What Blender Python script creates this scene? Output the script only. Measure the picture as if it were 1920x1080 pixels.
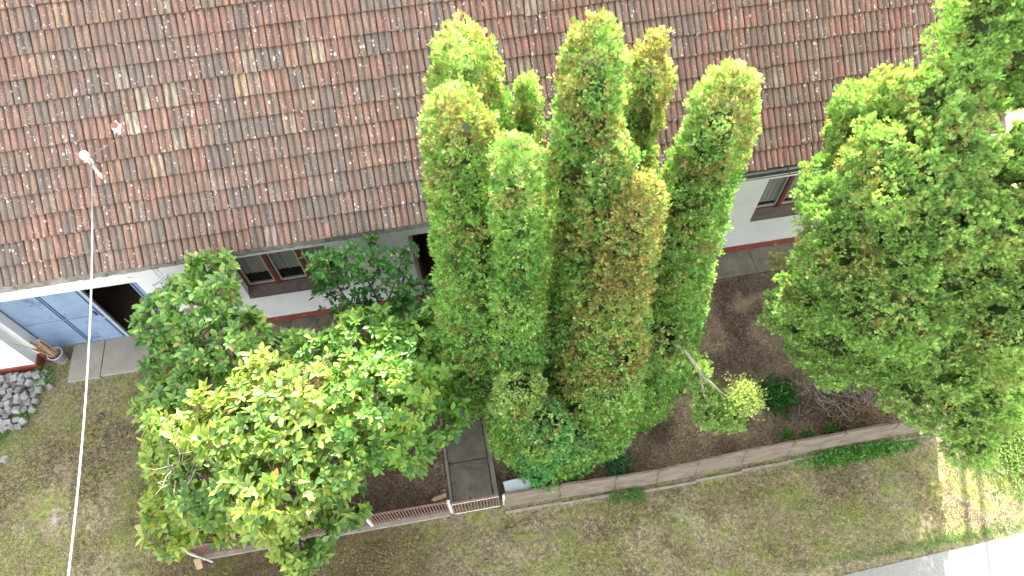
import bpy, math, random
import numpy as np
from mathutils import Vector, Matrix

for o in list(bpy.data.objects):
    bpy.data.objects.remove(o)
S = bpy.context.scene
COL = S.collection
R = math.radians
random.seed(7)

# ---------------------------------------------------------------- camera
cam_data = bpy.data.cameras.new('camera')
cam = bpy.data.objects.new('camera', cam_data)
COL.objects.link(cam)
cr = Vector((0.98530564, -0.17027497, -0.01338789))
cu = Vector((0.15272237, 0.84321051, 0.51543371))
cf = Vector((0.07647665, 0.50990437, -0.85682487))
m = Matrix((cr, cu, -cf)).transposed().to_4x4()
m.translation = Vector((0, 0, 12.0))
cam.matrix_world = m
cam_data.sensor_width = 36.0
cam_data.lens = 24.0
cam_data.clip_end = 900.0
S.camera = cam
S.render.resolution_x = 1024
S.render.resolution_y = 576

# ---------------------------------------------------------------- light
SUN_EL, SUN_AZ = R(28.0), R(23.6)
w = bpy.data.worlds.new('World')
S.world = w
w.use_nodes = True
wn = w.node_tree
bg = wn.nodes['Background']
sky = wn.nodes.new('ShaderNodeTexSky')
sky.sky_type = 'NISHITA'
sky.sun_disc = False
sky.sun_elevation = SUN_EL
sky.sun_rotation = SUN_AZ
sky.altitude = 100
sky.air_density = 1.0
sky.dust_density = 2.5
sky.ozone_density = 0.6
hs = wn.nodes.new('ShaderNodeHueSaturation')     # hazy late-summer sky, less blue than clear air
hs.inputs['Saturation'].default_value = 0.17
wn.links.new(sky.outputs[0], hs.inputs['Color'])
wn.links.new(hs.outputs[0], bg.inputs[0])
bg.inputs[1].default_value = 0.15
sd = bpy.data.lights.new('sun', 'SUN')
sd.energy = 3.8
sd.angle = R(0.42)
sd.color = (1.0, 0.93, 0.82)
sun = bpy.data.objects.new('sun', sd)
COL.objects.link(sun)
sdir = Vector((math.sin(SUN_AZ) * math.cos(SUN_EL), math.cos(SUN_AZ) * math.cos(SUN_EL), math.sin(SUN_EL)))
sun.rotation_euler = sdir.to_track_quat('Z', 'Y').to_euler()
sun.location = (10, 20, 20)
S.view_settings.view_transform = 'Standard'
S.view_settings.look = 'None'
S.view_settings.exposure = 3.05
S.view_settings.gamma = 1.0
S.render.engine = 'CYCLES'
S.cycles.max_bounces = 6
S.cycles.transparent_max_bounces = 4

# ---------------------------------------------------------------- helpers
def link(name, me, parent=None, mat=None):
    o = bpy.data.objects.new(name, me)
    COL.objects.link(o)
    if parent is not None:
        o.parent = parent
    if mat is not None and me is not None and len(me.materials) == 0:
        me.materials.append(mat)
    return o

def tag(o, label, cat, group=None, kind=None):
    o['label'] = label
    o['category'] = cat
    if group: o['group'] = group
    if kind: o['kind'] = kind
    return o

def empty(name, loc=(0, 0, 0), rz=0.0):
    o = bpy.data.objects.new(name, None)
    o.location = loc
    o.rotation_euler = (0, 0, rz)
    o.empty_display_size = 0.1
    COL.objects.link(o)
    return o

def structure(o, name=None):
    o['kind'] = 'structure'
    return o

class MB:
    """collects faces for one mesh"""
    def __init__(s):
        s.v, s.f, s.uv, s.c = [], [], [], []
    def poly(s, pts, col=None):
        i = len(s.v)
        s.v += [tuple(p) for p in pts]
        s.f.append(tuple(range(i, i + len(pts))))
        s.c.append(col if col else (1, 1, 1))
    def box(s, lo, hi, M=None, col=None, bev=0.0):
        x0, y0, z0 = lo; x1, y1, z1 = hi
        i = len(s.v)
        if bev <= 0:
            P = [(x0,y0,z0),(x1,y0,z0),(x1,y1,z0),(x0,y1,z0),(x0,y0,z1),(x1,y0,z1),(x1,y1,z1),(x0,y1,z1)]
            F = [(0,3,2,1),(4,5,6,7),(0,1,5,4),(1,2,6,5),(2,3,7,6),(3,0,4,7)]
        else:
            import bmesh
            bm = bmesh.new()
            bmesh.ops.create_cube(bm, size=1.0)
            for v in bm.verts:
                v.co = Vector(((x0+x1)/2 + v.co.x*(x1-x0), (y0+y1)/2 + v.co.y*(y1-y0), (z0+z1)/2 + v.co.z*(z1-z0)))
            bmesh.ops.bevel(bm, geom=bm.edges[:], offset=bev, segments=1, affect='EDGES')
            bm.verts.index_update()
            P = [tuple(v.co) for v in bm.verts]
            F = [tuple(v.index for v in f.verts) for f in bm.faces]
            bm.free()
        if M is not None:
            P = [tuple(M @ Vector(p)) for p in P]
        s.v += P
        for f in F:
            s.f.append(tuple(a + i for a in f)); s.c.append(col if col else (1, 1, 1))
    def tube(s, pts, rad, n=6, col=None, caps=True):
        pts = [Vector(p) for p in pts]
        if not hasattr(rad, '__len__'): rad = [rad] * len(pts)
        i0 = len(s.v)
        ref = None
        for k, p in enumerate(pts):
            a = pts[min(k + 1, len(pts) - 1)] - pts[max(k - 1, 0)]
            a.normalize()
            if ref is None:
                ref = a.orthogonal().normalized()
            ref = (ref - a * ref.dot(a)).normalized()
            b = a.cross(ref)
            for j in range(n):
                t = 2 * math.pi * j / n
                s.v.append(tuple(p + (ref * math.cos(t) + b * math.sin(t)) * rad[k]))
        for k in range(len(pts) - 1):
            for j in range(n):
                a = i0 + k * n + j; b = i0 + k * n + (j + 1) % n
                s.f.append((a, b, b + n, a + n)); s.c.append(col if col else (1, 1, 1))
        if caps:
            s.f.append(tuple(i0 + j for j in reversed(range(n)))); s.c.append(col if col else (1, 1, 1))
            s.f.append(tuple(i0 + (len(pts) - 1) * n + j for j in range(n))); s.c.append(col if col else (1, 1, 1))
    def mesh(s, name, smooth=False):
        me = bpy.data.meshes.new(name)
        me.from_pydata(s.v, [], s.f)
        at = me.color_attributes.new('tint', 'FLOAT_COLOR', 'CORNER')
        arr = []
        for f, c in zip(s.f, s.c):
            arr += [c[0], c[1], c[2], 1.0] * len(f)
        at.data.foreach_set('color', arr)
        if smooth:
            me.polygons.foreach_set('use_smooth', [True] * len(me.polygons))
        me.update()
        return me
    def build(s, name, mat, parent=None, smooth=False):
        return link(name, s.mesh(name, smooth), parent, mat)

def np_mesh(name, V, F, C):
    """V (n,3) floats, F (m,4) ints, C (m,3) colour per face"""
    me = bpy.data.meshes.new(name)
    nv, nf = len(V), len(F)
    me.vertices.add(nv)
    me.vertices.foreach_set('co', np.ascontiguousarray(V, dtype=np.float32).ravel())
    me.loops.add(nf * 4)
    me.loops.foreach_set('vertex_index', np.ascontiguousarray(F, dtype=np.int32).ravel())
    me.polygons.add(nf)
    me.polygons.foreach_set('loop_start', np.arange(0, nf * 4, 4, dtype=np.int32))
    me.update(calc_edges=True)
    at = me.attributes.new('tint', 'FLOAT_COLOR', 'FACE')
    C4 = np.ones((nf, 4), dtype=np.float32); C4[:, :3] = C
    at.data.foreach_set('color', C4.ravel())
    return me

# ---------------------------------------------------------------- noise
def _hash(ix, iy, iz, seed):
    h = (ix.astype(np.int64) * 374761393 + iy.astype(np.int64) * 668265263 + iz.astype(np.int64) * 2147483647 + seed * 974711) & 0xffffffff
    h = ((h ^ (h >> 13)) * 1274126177) & 0xffffffff
    h = (h ^ (h >> 16)) & 0xffffffff
    return h / 4294967295.0

def vnoise(P, scale, seed=0):
    Q = np.asarray(P) * scale
    I = np.floor(Q).astype(np.int64); f = Q - I
    f = f * f * (3 - 2 * f)
    r = 0
    for dx in (0, 1):
        for dy in (0, 1):
            for dz in (0, 1):
                wgt = (f[:, 0] if dx else 1 - f[:, 0]) * (f[:, 1] if dy else 1 - f[:, 1]) * (f[:, 2] if dz else 1 - f[:, 2])
                r = r + wgt * _hash(I[:, 0] + dx, I[:, 1] + dy, I[:, 2] + dz, seed)
    return r

def unit(a):
    return a / np.maximum(np.linalg.norm(a, axis=1, keepdims=True), 1e-9)

# ---------------------------------------------------------------- materials
def newmat(name):
    mt = bpy.data.materials.new(name)
    mt.use_nodes = True
    nt = mt.node_tree
    return mt, nt, nt.nodes['Principled BSDF']

def node(nt, typ, **kw):
    n = nt.nodes.new(typ)
    for k, v in kw.items():
        setattr(n, k, v)
    return n

def noise_node(nt, scale, detail=4, rough=0.6, coord='Object', vec=None, stretch=None):
    n = node(nt, 'ShaderNodeTexNoise')
    n.inputs['Scale'].default_value = scale
    n.inputs['Detail'].default_value = detail
    n.inputs['Roughness'].default_value = rough
    if vec is None:
        tc = node(nt, 'ShaderNodeTexCoord'); vec = tc.outputs[coord]
    if stretch:
        mp = node(nt, 'ShaderNodeMapping'); mp.inputs['Scale'].default_value = stretch
        nt.links.new(vec, mp.inputs[0]); vec = mp.outputs[0]
    nt.links.new(vec, n.inputs['Vector'])
    return n

def ramp(nt, src, stops):
    r = node(nt, 'ShaderNodeValToRGB')
    e = r.color_ramp.elements
    while len(e) < len(stops): e.new(0.5)
    for i, (p, c) in enumerate(stops):
        e[i].position = p
        e[i].color = (c[0], c[1], c[2], 1) if hasattr(c, '__len__') else (c, c, c, 1)
    nt.links.new(src, r.inputs[0])
    return r

def mix(nt, a, b, fac, mode='MIX'):
    mx = node(nt, 'ShaderNodeMix', data_type='RGBA', blend_type=mode)
    for idx, val in ((6, a), (7, b)):
        if hasattr(val, 'is_linked') or hasattr(val, 'links'):
            nt.links.new(val, mx.inputs[idx])
        else:
            mx.inputs[idx].default_value = (val[0], val[1], val[2], 1)
    if isinstance(fac, (int, float)): mx.inputs[0].default_value = fac
    else: nt.links.new(fac, mx.inputs[0])
    return mx.outputs[2]

def bump(nt, bs, src, strength=0.3, dist=0.01):
    b = node(nt, 'ShaderNodeBump')
    b.inputs['Strength'].default_value = strength
    b.inputs['Distance'].default_value = dist
    nt.links.new(src, b.inputs['Height'])
    nt.links.new(b.outputs[0], bs.inputs['Normal'])

def simple(name, c1, c2, scale=8, rough=0.85, metal=0.0, spots=None, bmp=0.25, stretch=None, tint=False, lo=0.3, hi=0.7):
    mt, nt, bs = newmat(name)
    n = noise_node(nt, scale, 6, 0.65, stretch=stretch)
    out = ramp(nt, n.outputs[0], [(lo, c1), (hi, c2)]).outputs[0]
    if spots:
        n2 = noise_node(nt, spots[1], 5, 0.7)
        out = mix(nt, out, spots[0], ramp(nt, n2.outputs[0], [(spots[2], 0.0), (spots[2] + 0.06, 1.0)]).outputs[0])
    if tint:
        a = node(nt, 'ShaderNodeAttribute', attribute_name='tint')
        out = mix(nt, out, a.outputs['Color'], 1.0, 'MULTIPLY')
    nt.links.new(out, bs.inputs['Base Color'])
    bs.inputs['Roughness'].default_value = rough
    bs.inputs['Metallic'].default_value = metal
    if bmp: bump(nt, bs, n.outputs[0], bmp, 0.01)
    return mt

def foliage_mat(name, trans=0.35, rough=0.6, gloss=0.25):
    mt, nt, bs = newmat(name)
    a = node(nt, 'ShaderNodeAttribute', attribute_name='tint')
    nt.links.new(a.outputs['Color'], bs.inputs['Base Color'])
    bs.inputs['Roughness'].default_value = rough
    bs.inputs['Specular IOR Level'].default_value = gloss
    tr = node(nt, 'ShaderNodeBsdfTranslucent')
    tc = mix(nt, a.outputs['Color'], (1.25, 1.4, 0.70), 1.0, 'MULTIPLY')
    nt.links.new(tc, tr.inputs[0])
    ms = node(nt, 'ShaderNodeMixShader'); ms.inputs[0].default_value = trans
    nt.links.new(bs.outputs[0], ms.inputs[1]); nt.links.new(tr.outputs[0], ms.inputs[2])
    out = nt.nodes['Material Output']
    nt.links.new(ms.outputs[0], out.inputs[0])
    return mt

def tint_mat(name, rough=0.9):
    mt, nt, bs = newmat(name)
    a = node(nt, 'ShaderNodeAttribute', attribute_name='tint')
    nt.links.new(a.outputs['Color'], bs.inputs['Base Color'])
    bs.inputs['Roughness'].default_value = rough
    return mt

M_CONIFER = foliage_mat('conifer_foliage', 0.26, 0.7, 0.15)
M_LEAF = foliage_mat('broad_leaf', 0.40, 0.45, 0.4)
M_GRASS = foliage_mat('grass_blade', 0.3, 0.8, 0.1)
M_LITTER = tint_mat('dry_litter')
M_BARK = simple('bark', (0.10, 0.075, 0.055), (0.22, 0.17, 0.13), 14, 0.95, stretch=(1, 1, 0.2))
M_GREYTWIG = simple('dead_twig_bark', (0.15, 0.13, 0.105), (0.30, 0.26, 0.22), 20, 0.95)
M_PLASTER = simple('white_plaster', (0.58, 0.59, 0.60), (0.67, 0.67, 0.665), 2.0, 0.9, spots=((0.50, 0.45, 0.38), 1.9, 0.66), bmp=0.1)
M_PLINTH = simple('oxblood_plinth_paint', (0.17, 0.035, 0.025), (0.26, 0.06, 0.04), 5, 0.8, spots=((0.5, 0.40, 0.36), 9, 0.64))
M_CORNICE = simple('dirty_mortar_cornice', (0.10, 0.09, 0.08), (0.33, 0.30, 0.27), 7, 0.95, bmp=0.8)
M_CONCRETE = simple('concrete_slab', (0.22, 0.198, 0.16), (0.31, 0.282, 0.235), 3.0, 0.9, spots=((0.20, 0.19, 0.16), 4, 0.6), bmp=0.3)
M_PATH = simple('weathered_path_slab', (0.10, 0.085, 0.066), (0.20, 0.175, 0.14), 4.0, 0.9, spots=((0.06, 0.055, 0.045), 6, 0.6), bmp=0.4)
M_KERB = simple('pale_kerb_concrete', (0.17, 0.145, 0.115), (0.30, 0.265, 0.215), 6, 0.95)
M_ROAD = simple('pale_asphalt', (0.155, 0.15, 0.138), (0.25, 0.243, 0.225), 60, 0.95, bmp=0.6)
M_BLUE = simple('blue_door_paint', (0.145, 0.21, 0.32), (0.22, 0.30, 0.42), 2.4, 0.6, spots=((0.09, 0.14, 0.25), 2.6, 0.58), bmp=0.05)
M_NAVY = simple('dark_blue_seam', (0.02, 0.045, 0.10), (0.03, 0.06, 0.13), 5, 0.6)
M_OXWOOD = simple('dark_red_window_wood', (0.09, 0.022, 0.018), (0.14, 0.035, 0.028), 9, 0.55, stretch=(1, 1, 0.2))
M_SILL = simple('worn_brown_sill', (0.055, 0.035, 0.030), (0.12, 0.085, 0.075), 14, 0.7, spots=((0.30, 0.27, 0.25), 26, 0.66))
M_SASH = simple('grey_sash_paint', (0.30, 0.30, 0.28), (0.42, 0.42, 0.40), 9, 0.6)
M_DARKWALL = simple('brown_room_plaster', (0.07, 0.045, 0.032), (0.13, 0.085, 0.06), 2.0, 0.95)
M_CURTAIN = simple('grey_net_curtain', (0.34, 0.35, 0.34), (0.50, 0.51, 0.50), 3, 0.95, stretch=(14, 1, 0.3))
M_ZINC = simple('zinc_gutter', (0.26, 0.26, 0.25), (0.42, 0.42, 0.41), 6, 0.5, metal=0.5)
M_MUDZINC = simple('gutter_silt', (0.05, 0.045, 0.04), (0.10, 0.09, 0.08), 9, 0.95)
M_WHITEPAINT = simple('cable_white', (0.15, 0.148, 0.14), (0.24, 0.235, 0.22), 4, 0.6)
M_RUST = simple('rust_fence_paint', (0.13, 0.068, 0.052), (0.25, 0.15, 0.12), 10, 0.8, spots=((0.42, 0.36, 0.32), 16, 0.62))
M_POST = simple('pale_fence_post', (0.42, 0.40, 0.38), (0.60, 0.58, 0.55), 12, 0.8)
M_BOARD = simple('pinkish_fence_slab', (0.095, 0.074, 0.056), (0.21, 0.168, 0.126), 7, 0.9, spots=((0.20, 0.15, 0.12), 5, 0.62), stretch=(0.4, 1, 1))
M_SETT = simple('granite_sett', (0.155, 0.15, 0.138), (0.31, 0.30, 0.28), 16, 0.9, bmp=0.8, tint=True)
M_BOX = simple('light_grey_box', (0.50, 0.54, 0.57), (0.64, 0.67, 0.70), 3, 0.7, bmp=0.1)
M_STICK = simple('split_wood', (0.26, 0.17, 0.095), (0.44, 0.31, 0.18), 10, 0.85, stretch=(4, 4, 0.4))
M_BUCKET = simple('grey_bucket', (0.12, 0.11, 0.115), (0.22, 0.20, 0.21), 6, 0.6)
M_WHITE = simple('white_band', (0.4, 0.4, 0.42), (0.5, 0.5, 0.52), 6, 0.6)
M_TERRA = simple('terracotta_pipe', (0.22, 0.10, 0.07), (0.32, 0.16, 0.11), 12, 0.85)
M_MORTAR = simple('pale_mortar', (0.42, 0.38, 0.34), (0.62, 0.58, 0.52), 22, 0.95, bmp=0.8)
mt, nt, bs = newmat('window_glass')
bs.inputs['Base Color'].default_value = (0.03, 0.035, 0.035, 1)
bs.inputs['Roughness'].default_value = 0.08
bs.inputs['Specular IOR Level'].default_value = 0.5
_t = node(nt, 'ShaderNodeBsdfTransparent'); _m = node(nt, 'ShaderNodeMixShader'); _m.inputs[0].default_value = 0.8
nt.links.new(bs.outputs[0], _m.inputs[1]); nt.links.new(_t.outputs[0], _m.inputs[2])
nt.links.new(_m.outputs[0], nt.nodes['Material Output'].inputs[0])
M_GLASS = mt

# lawn: mown, half dry grass over brown soil
def ground_mat():
    mt, nt, bs = newmat('dry_lawn')
    tc = node(nt, 'ShaderNodeTexCoord')
    fine = noise_node(nt, 34, 8, 0.75)
    mid = noise_node(nt, 3.2, 6, 0.65)
    big = noise_node(nt, 0.7, 4, 0.55)
    green = noise_node(nt, 1.9, 6, 0.7, stretch=(1, 1.3, 1))
    c = ramp(nt, fine.outputs[0], [(0.30, (0.08, 0.060, 0.034)), (0.5, (0.21, 0.17, 0.10)), (0.68, (0.42, 0.36, 0.22))]).outputs[0]
    c = mix(nt, c, (0.19, 0.215, 0.045), ramp(nt, green.outputs[0], [(0.46, 0.0), (0.62, 0.8)]).outputs[0])
    c = mix(nt, c, (0.12, 0.085, 0.06), ramp(nt, mid.outputs[0], [(0.52, 0.0), (0.68, 0.7)]).outputs[0])
    c = mix(nt, c, (0.36, 0.32, 0.24), ramp(nt, big.outputs[0], [(0.56, 0.0), (0.72, 0.4)]).outputs[0])
    blot = noise_node(nt, 13, 6, 0.75)
    c = mix(nt, c, ramp(nt, blot.outputs[0], [(0.34, 0.45), (0.50, 0.95), (0.66, 1.5)]).outputs[0], 1.0, 'MULTIPLY')
    # bare trodden earth beside the bushes, with the bushes' shade toned in
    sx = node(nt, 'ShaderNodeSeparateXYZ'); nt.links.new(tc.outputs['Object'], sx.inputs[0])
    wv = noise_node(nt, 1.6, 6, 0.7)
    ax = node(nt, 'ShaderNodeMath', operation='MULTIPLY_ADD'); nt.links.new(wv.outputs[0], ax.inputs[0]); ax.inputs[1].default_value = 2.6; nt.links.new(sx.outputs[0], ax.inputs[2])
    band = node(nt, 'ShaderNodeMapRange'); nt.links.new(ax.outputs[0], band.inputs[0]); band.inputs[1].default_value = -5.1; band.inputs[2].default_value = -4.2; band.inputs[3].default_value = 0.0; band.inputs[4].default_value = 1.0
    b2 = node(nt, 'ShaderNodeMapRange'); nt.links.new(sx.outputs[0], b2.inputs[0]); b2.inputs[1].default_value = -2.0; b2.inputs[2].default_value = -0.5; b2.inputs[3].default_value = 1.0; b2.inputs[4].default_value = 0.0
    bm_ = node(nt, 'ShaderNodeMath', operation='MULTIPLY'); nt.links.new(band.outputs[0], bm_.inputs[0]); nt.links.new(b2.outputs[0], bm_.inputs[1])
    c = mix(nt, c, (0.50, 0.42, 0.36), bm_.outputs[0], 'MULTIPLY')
    # worn sandy patch in the left lawn
    vm = node(nt, 'ShaderNodeVectorMath', operation='SUBTRACT'); nt.links.new(tc.outputs['Object'], vm.inputs[0]); vm.inputs[1].default_value = (-7.45, 4.0, 0)
    mp = node(nt, 'ShaderNodeMapping'); mp.inputs['Scale'].default_value = (2.4, 1.25, 1); nt.links.new(vm.outputs[0], mp.inputs[0])
    ln = node(nt, 'ShaderNodeVectorMath', operation='LENGTH'); nt.links.new(mp.outputs[0], ln.inputs[0])
    n2 = noise_node(nt, 9, 8, 0.8)
    ad = node(nt, 'ShaderNodeMath', operation='MULTIPLY_ADD'); nt.links.new(n2.outputs[0], ad.inputs[0]); ad.inputs[1].default_value = 1.6; nt.links.new(ln.outputs['Value'], ad.inputs[2])
    c = mix(nt, c, (0.44, 0.40, 0.31), ramp(nt, ad.outputs[0], [(0.75, 0.75), (2.1, 0.0)]).outputs[0])
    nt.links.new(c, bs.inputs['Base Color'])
    bs.inputs['Roughness'].default_value = 1.0
    bump(nt, bs, fine.outputs[0], 0.9, 0.03)
    return mt
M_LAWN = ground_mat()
def soil_mat():
    mt, nt, bs = newmat('needle_mulch')
    fine = noise_node(nt, 40, 8, 0.8)
    big = noise_node(nt, 1.3, 5, 0.6)
    c = ramp(nt, fine.outputs[0], [(0.32, (0.05, 0.032, 0.02)), (0.5, (0.145, 0.098, 0.060)), (0.66, (0.36, 0.27, 0.175))]).outputs[0]
    c = mix(nt, c, (0.30, 0.23, 0.155), ramp(nt, big.outputs[0], [(0.42, 0.0), (0.62, 0.55)]).outputs[0])
    nt.links.new(c, bs.inputs['Base Color'])
    bs.inputs['Roughness'].default_value = 1.0
    bump(nt, bs, fine.outputs[0], 1.0, 0.03)
    return mt
M_SOIL = soil_mat()

def roof_mat():
    mt, nt, bs = newmat('old_clay_tiles')
    a = node(nt, 'ShaderNodeAttribute', attribute_name='tint')
    uv = node(nt, 'ShaderNodeUVMap'); uv.uv_map = 'UVMap'
    st = noise_node(nt, 1.0, 5, 0.7, vec=uv.outputs[0], stretch=(24, 2.6, 1))
    gr = noise_node(nt, 55, 6, 0.8, vec=uv.outputs[0])
    big = noise_node(nt, 0.55, 4, 0.6, vec=uv.outputs[0])
    c = a.outputs['Color']
    c = mix(nt, c, (0.092, 0.068, 0.052), ramp(nt, st.outputs[0], [(0.40, 0.0), (0.60, 0.85)]).outputs[0])
    c = mix(nt, c, (0.13, 0.108, 0.090), ramp(nt, big.outputs[0], [(0.46, 0.0), (0.66, 0.5)]).outputs[0])
    c = mix(nt, c, (0.25, 0.225, 0.19), ramp(nt, gr.outputs[0], [(0.50, 0.0), (0.70, 0.55)]).outputs[0])
    g2 = noise_node(nt, 1.0, 6, 0.8, vec=uv.outputs[0], stretch=(95, 38, 1))
    c = mix(nt, c, ramp(nt, g2.outputs[0], [(0.34, 0.45), (0.50, 1.0), (0.68, 1.55)]).outputs[0], 1.0, 'MULTIPLY')
    # valleys of each tile hold dirt
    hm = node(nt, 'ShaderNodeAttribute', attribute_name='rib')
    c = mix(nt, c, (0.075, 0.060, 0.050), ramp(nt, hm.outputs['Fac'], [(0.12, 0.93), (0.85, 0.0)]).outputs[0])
    # lichen: round pale spots in drifts
    vo = node(nt, 'ShaderNodeTexVoronoi'); vo.inputs['Scale'].default_value = 15
    mp = node(nt, 'ShaderNodeMapping'); mp.inputs['Scale'].default_value = (1.3, 0.9, 1)
    wob = noise_node(nt, 25, 3, 0.6, vec=uv.outputs[0])
    va = node(nt, 'ShaderNodeVectorMath', operation='MULTIPLY_ADD')
    va.inputs[1].default_value = (0.03, 0.03, 0); nt.links.new(wob.outputs['Color'], va.inputs[0]); nt.links.new(uv.outputs[0], va.inputs[2])
    nt.links.new(va.outputs[0], mp.inputs[0]); nt.links.new(mp.outputs[0], vo.inputs['Vector'])
    thr = node(nt, 'ShaderNodeSeparateColor'); nt.links.new(vo.outputs['Color'], thr.inputs[0])
    rad = node(nt, 'ShaderNodeMapRange'); rad.inputs[1].default_value = 0.30; rad.inputs[2].default_value = 1.0
    rad.inputs[3].default_value = 0.0; rad.inputs[4].default_value = 0.42
    nt.links.new(thr.outputs[0], rad.inputs[0])
    drift = ramp(nt, noise_node(nt, 1.0, 4, 0.7, vec=uv.outputs[0], stretch=(9, 1.6, 1)).outputs[0], [(0.40, 0.15), (0.60, 1.0)])
    ml = node(nt, 'ShaderNodeMath', operation='MULTIPLY'); nt.links.new(rad.outputs[0], ml.inputs[0]); nt.links.new(drift.outputs[0], ml.inputs[1])
    lt = node(nt, 'ShaderNodeMath', operation='SUBTRACT'); nt.links.new(ml.outputs[0], lt.inputs[0]); nt.links.new(vo.outputs['Distance'], lt.inputs[1])
    msk = ramp(nt, lt.outputs[0], [(0.0, 0.0), (0.05, 0.9)])
    c = mix(nt, c, (0.50, 0.49, 0.47), msk.outputs[0])
    v2 = node(nt, 'ShaderNodeTexVoronoi'); v2.inputs['Scale'].default_value = 38
    nt.links.new(va.outputs[0], v2.inputs['Vector'])
    s2 = node(nt, 'ShaderNodeSeparateColor'); nt.links.new(v2.outputs['Color'], s2.inputs[0])
    r2 = node(nt, 'ShaderNodeMapRange'); r2.inputs[1].default_value = 0.62; r2.inputs[2].default_value = 1.0; r2.inputs[3].default_value = 0.0; r2.inputs[4].default_value = 0.55
    nt.links.new(s2.outputs[1], r2.inputs[0])
    m2 = node(nt, 'ShaderNodeMath', operation='MULTIPLY'); nt.links.new(r2.outputs[0], m2.inputs[0]); nt.links.new(drift.outputs[0], m2.inputs[1])
    l2 = node(nt, 'ShaderNodeMath', operation='SUBTRACT'); nt.links.new(m2.outputs[0], l2.inputs[0]); nt.links.new(v2.outputs['Distance'], l2.inputs[1])
    c = mix(nt, c, (0.40, 0.385, 0.36), ramp(nt, l2.outputs[0], [(0.0, 0.0), (0.1, 0.8)]).outputs[0])
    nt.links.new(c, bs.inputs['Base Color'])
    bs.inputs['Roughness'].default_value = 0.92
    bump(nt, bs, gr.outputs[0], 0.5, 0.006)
    return mt
M_ROOF = roof_mat()

# ================================================================ SETTING
def sheet(name, pts, z, mat):
    b = MB(); b.poly([(x, y, z) for x, y in pts])
    o = b.build(name, mat); structure(o); return o

def grid_sheet(name, x0, x1, y0, y1, z, mat, amp=0.02, step=0.1, sc=1.5):
    nx = int((x1 - x0) / step) + 1; ny = int((y1 - y0) / step) + 1
    X, Y = np.meshgrid(np.linspace(x0, x1, nx), np.linspace(y0, y1, ny))
    P = np.stack([X.ravel(), Y.ravel(), np.zeros(X.size)], 1)
    n = (vnoise(P, sc, 3) - 0.5) * amp + (vnoise(P, sc * 5, 5) - 0.5) * amp * 0.5
    edge = np.minimum.reduce([X.ravel() - x0, x1 - X.ravel(), Y.ravel() - y0, y1 - Y.ravel()])
    P[:, 2] = z + n * np.clip(edge / 0.4, 0, 1)
    I = np.arange(nx * ny).reshape(ny, nx)
    F = np.stack([I[:-1, :-1].ravel(), I[:-1, 1:].ravel(), I[1:, 1:].ravel(), I[1:, :-1].ravel()], 1)
    me = np_mesh(name, P, F, np.ones((len(F), 3)))
    o = link(name, me, None, mat); structure(o); return o

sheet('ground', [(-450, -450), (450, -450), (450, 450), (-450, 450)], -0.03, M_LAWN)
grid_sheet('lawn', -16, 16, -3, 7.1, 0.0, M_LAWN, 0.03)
grid_sheet('flower_bed', -4.95, 8.9, 2.98, 6.55, 0.035, M_SOIL, 0.05, 0.07, 2.0)
sheet('road', [(3.0, 0.72), (30, 1.62), (30, -6), (3.0, -6)], 0.024, M_ROAD)
# concrete strip along the foot of the wall, apron before the garage, path to the gate
b = MB()
xs = [-4.9, -3.4, -1.9, -0.72]
for a, c in zip(xs[:-1], xs[1:]): b.box((a + 0.006, 6.56, 0.0), (c - 0.006, 7.15, 0.075))
xs = [0.16, 1.6, 3.1, 4.6, 6.1, 7.6, 9.3]
for a, c in zip(xs[:-1], xs[1:]): b.box((a + 0.006, 6.56, 0.0), (c - 0.006, 7.15, 0.075))
structure(b.build('wall_side_pavement', M_PATH))
b = MB()
for a, c in [(-7.62, -7.02), (-7.01, -6.02), (-6.01, -5.0)]:
    b.box((a, 6.60 + 0.02 * (c + 5), 0.0), (c - 0.006, 7.36, 0.06), bev=0.004)
structure(b.build('garage_apron', M_CONCRETE))
b = MB()
ys = [2.98, 3.72, 4.52, 5.30, 6.08, 7.14]
for k, (a, c) in enumerate(zip(ys[:-1], ys[1:])):
    b.box((-0.655, a + 0.008, 0.0), (0.03, c - 0.008, 0.07 + 0.006 * (k % 2)), bev=0.006)
structure(b.build('garden_path', M_PATH))
b = MB()
for k in range(5):
    b.box((-0.715, 2.98 + k * 0.83, 0.0), (-0.665, 3.80 + k * 0.83, 0.095), bev=0.006)
    b.box((0.05, 2.98 + k * 0.83, 0.0), (0.13, 3.80 + k * 0.83, 0.09), bev=0.006)
structure(b.build('path_edging', M_KERB))
# ================================================================ HOUSE
house = tag(empty('house', (0, 0, 0)), 'long white house with an old clay tiled roof and a blue garage door', 'house')
WY0, WY1 = 7.18, 7.46
XL, XR = -14.0, 9.70
b = MB()
opens = [(-8.08, -5.46, 0.0, 2.07), (-3.87, -2.12, 1.07, 2.33), (-0.75, 0.15, 0.08, 2.25), (5.85, 7.57, 1.11, 2.345)]
x = -8.2
for (a, c, z0, z1) in opens:
    b.box((x, WY0, 0.235), (a, WY1, 3.0))
    if z0 > 0.3: b.box((a, WY0, 0.235), (c, WY1, z0))
    b.box((a, WY0, z1), (c, WY1, 3.0))
    x = c
b.box((x, WY0, 0.235), (XR, WY1, 3.0))
b.build('wall', M_PLASTER, house)
b = MB()      # gable end and back
b.box((XR - 0.28, WY1, 0.0), (XR, 13.3, 3.0))
b.poly([(XR, 7.18, 3.0), (XR, 13.42, 3.0), (XR, 10.3, 5.7)]); b.poly([(XR - 0.28, 7.18, 3.0), (XR - 0.28, 10.3, 5.7), (XR - 0.28, 13.42, 3.0)])
b.box((XL, 13.3, 0.0), (XR, 13.58, 3.0))
b.build('gable_wall', M_PLASTER, house)
b = MB()      # the wing that steps forward beside the garage
b.box((XL, 6.98, 0.20), (-8.2, WY1, 2.98))
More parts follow.
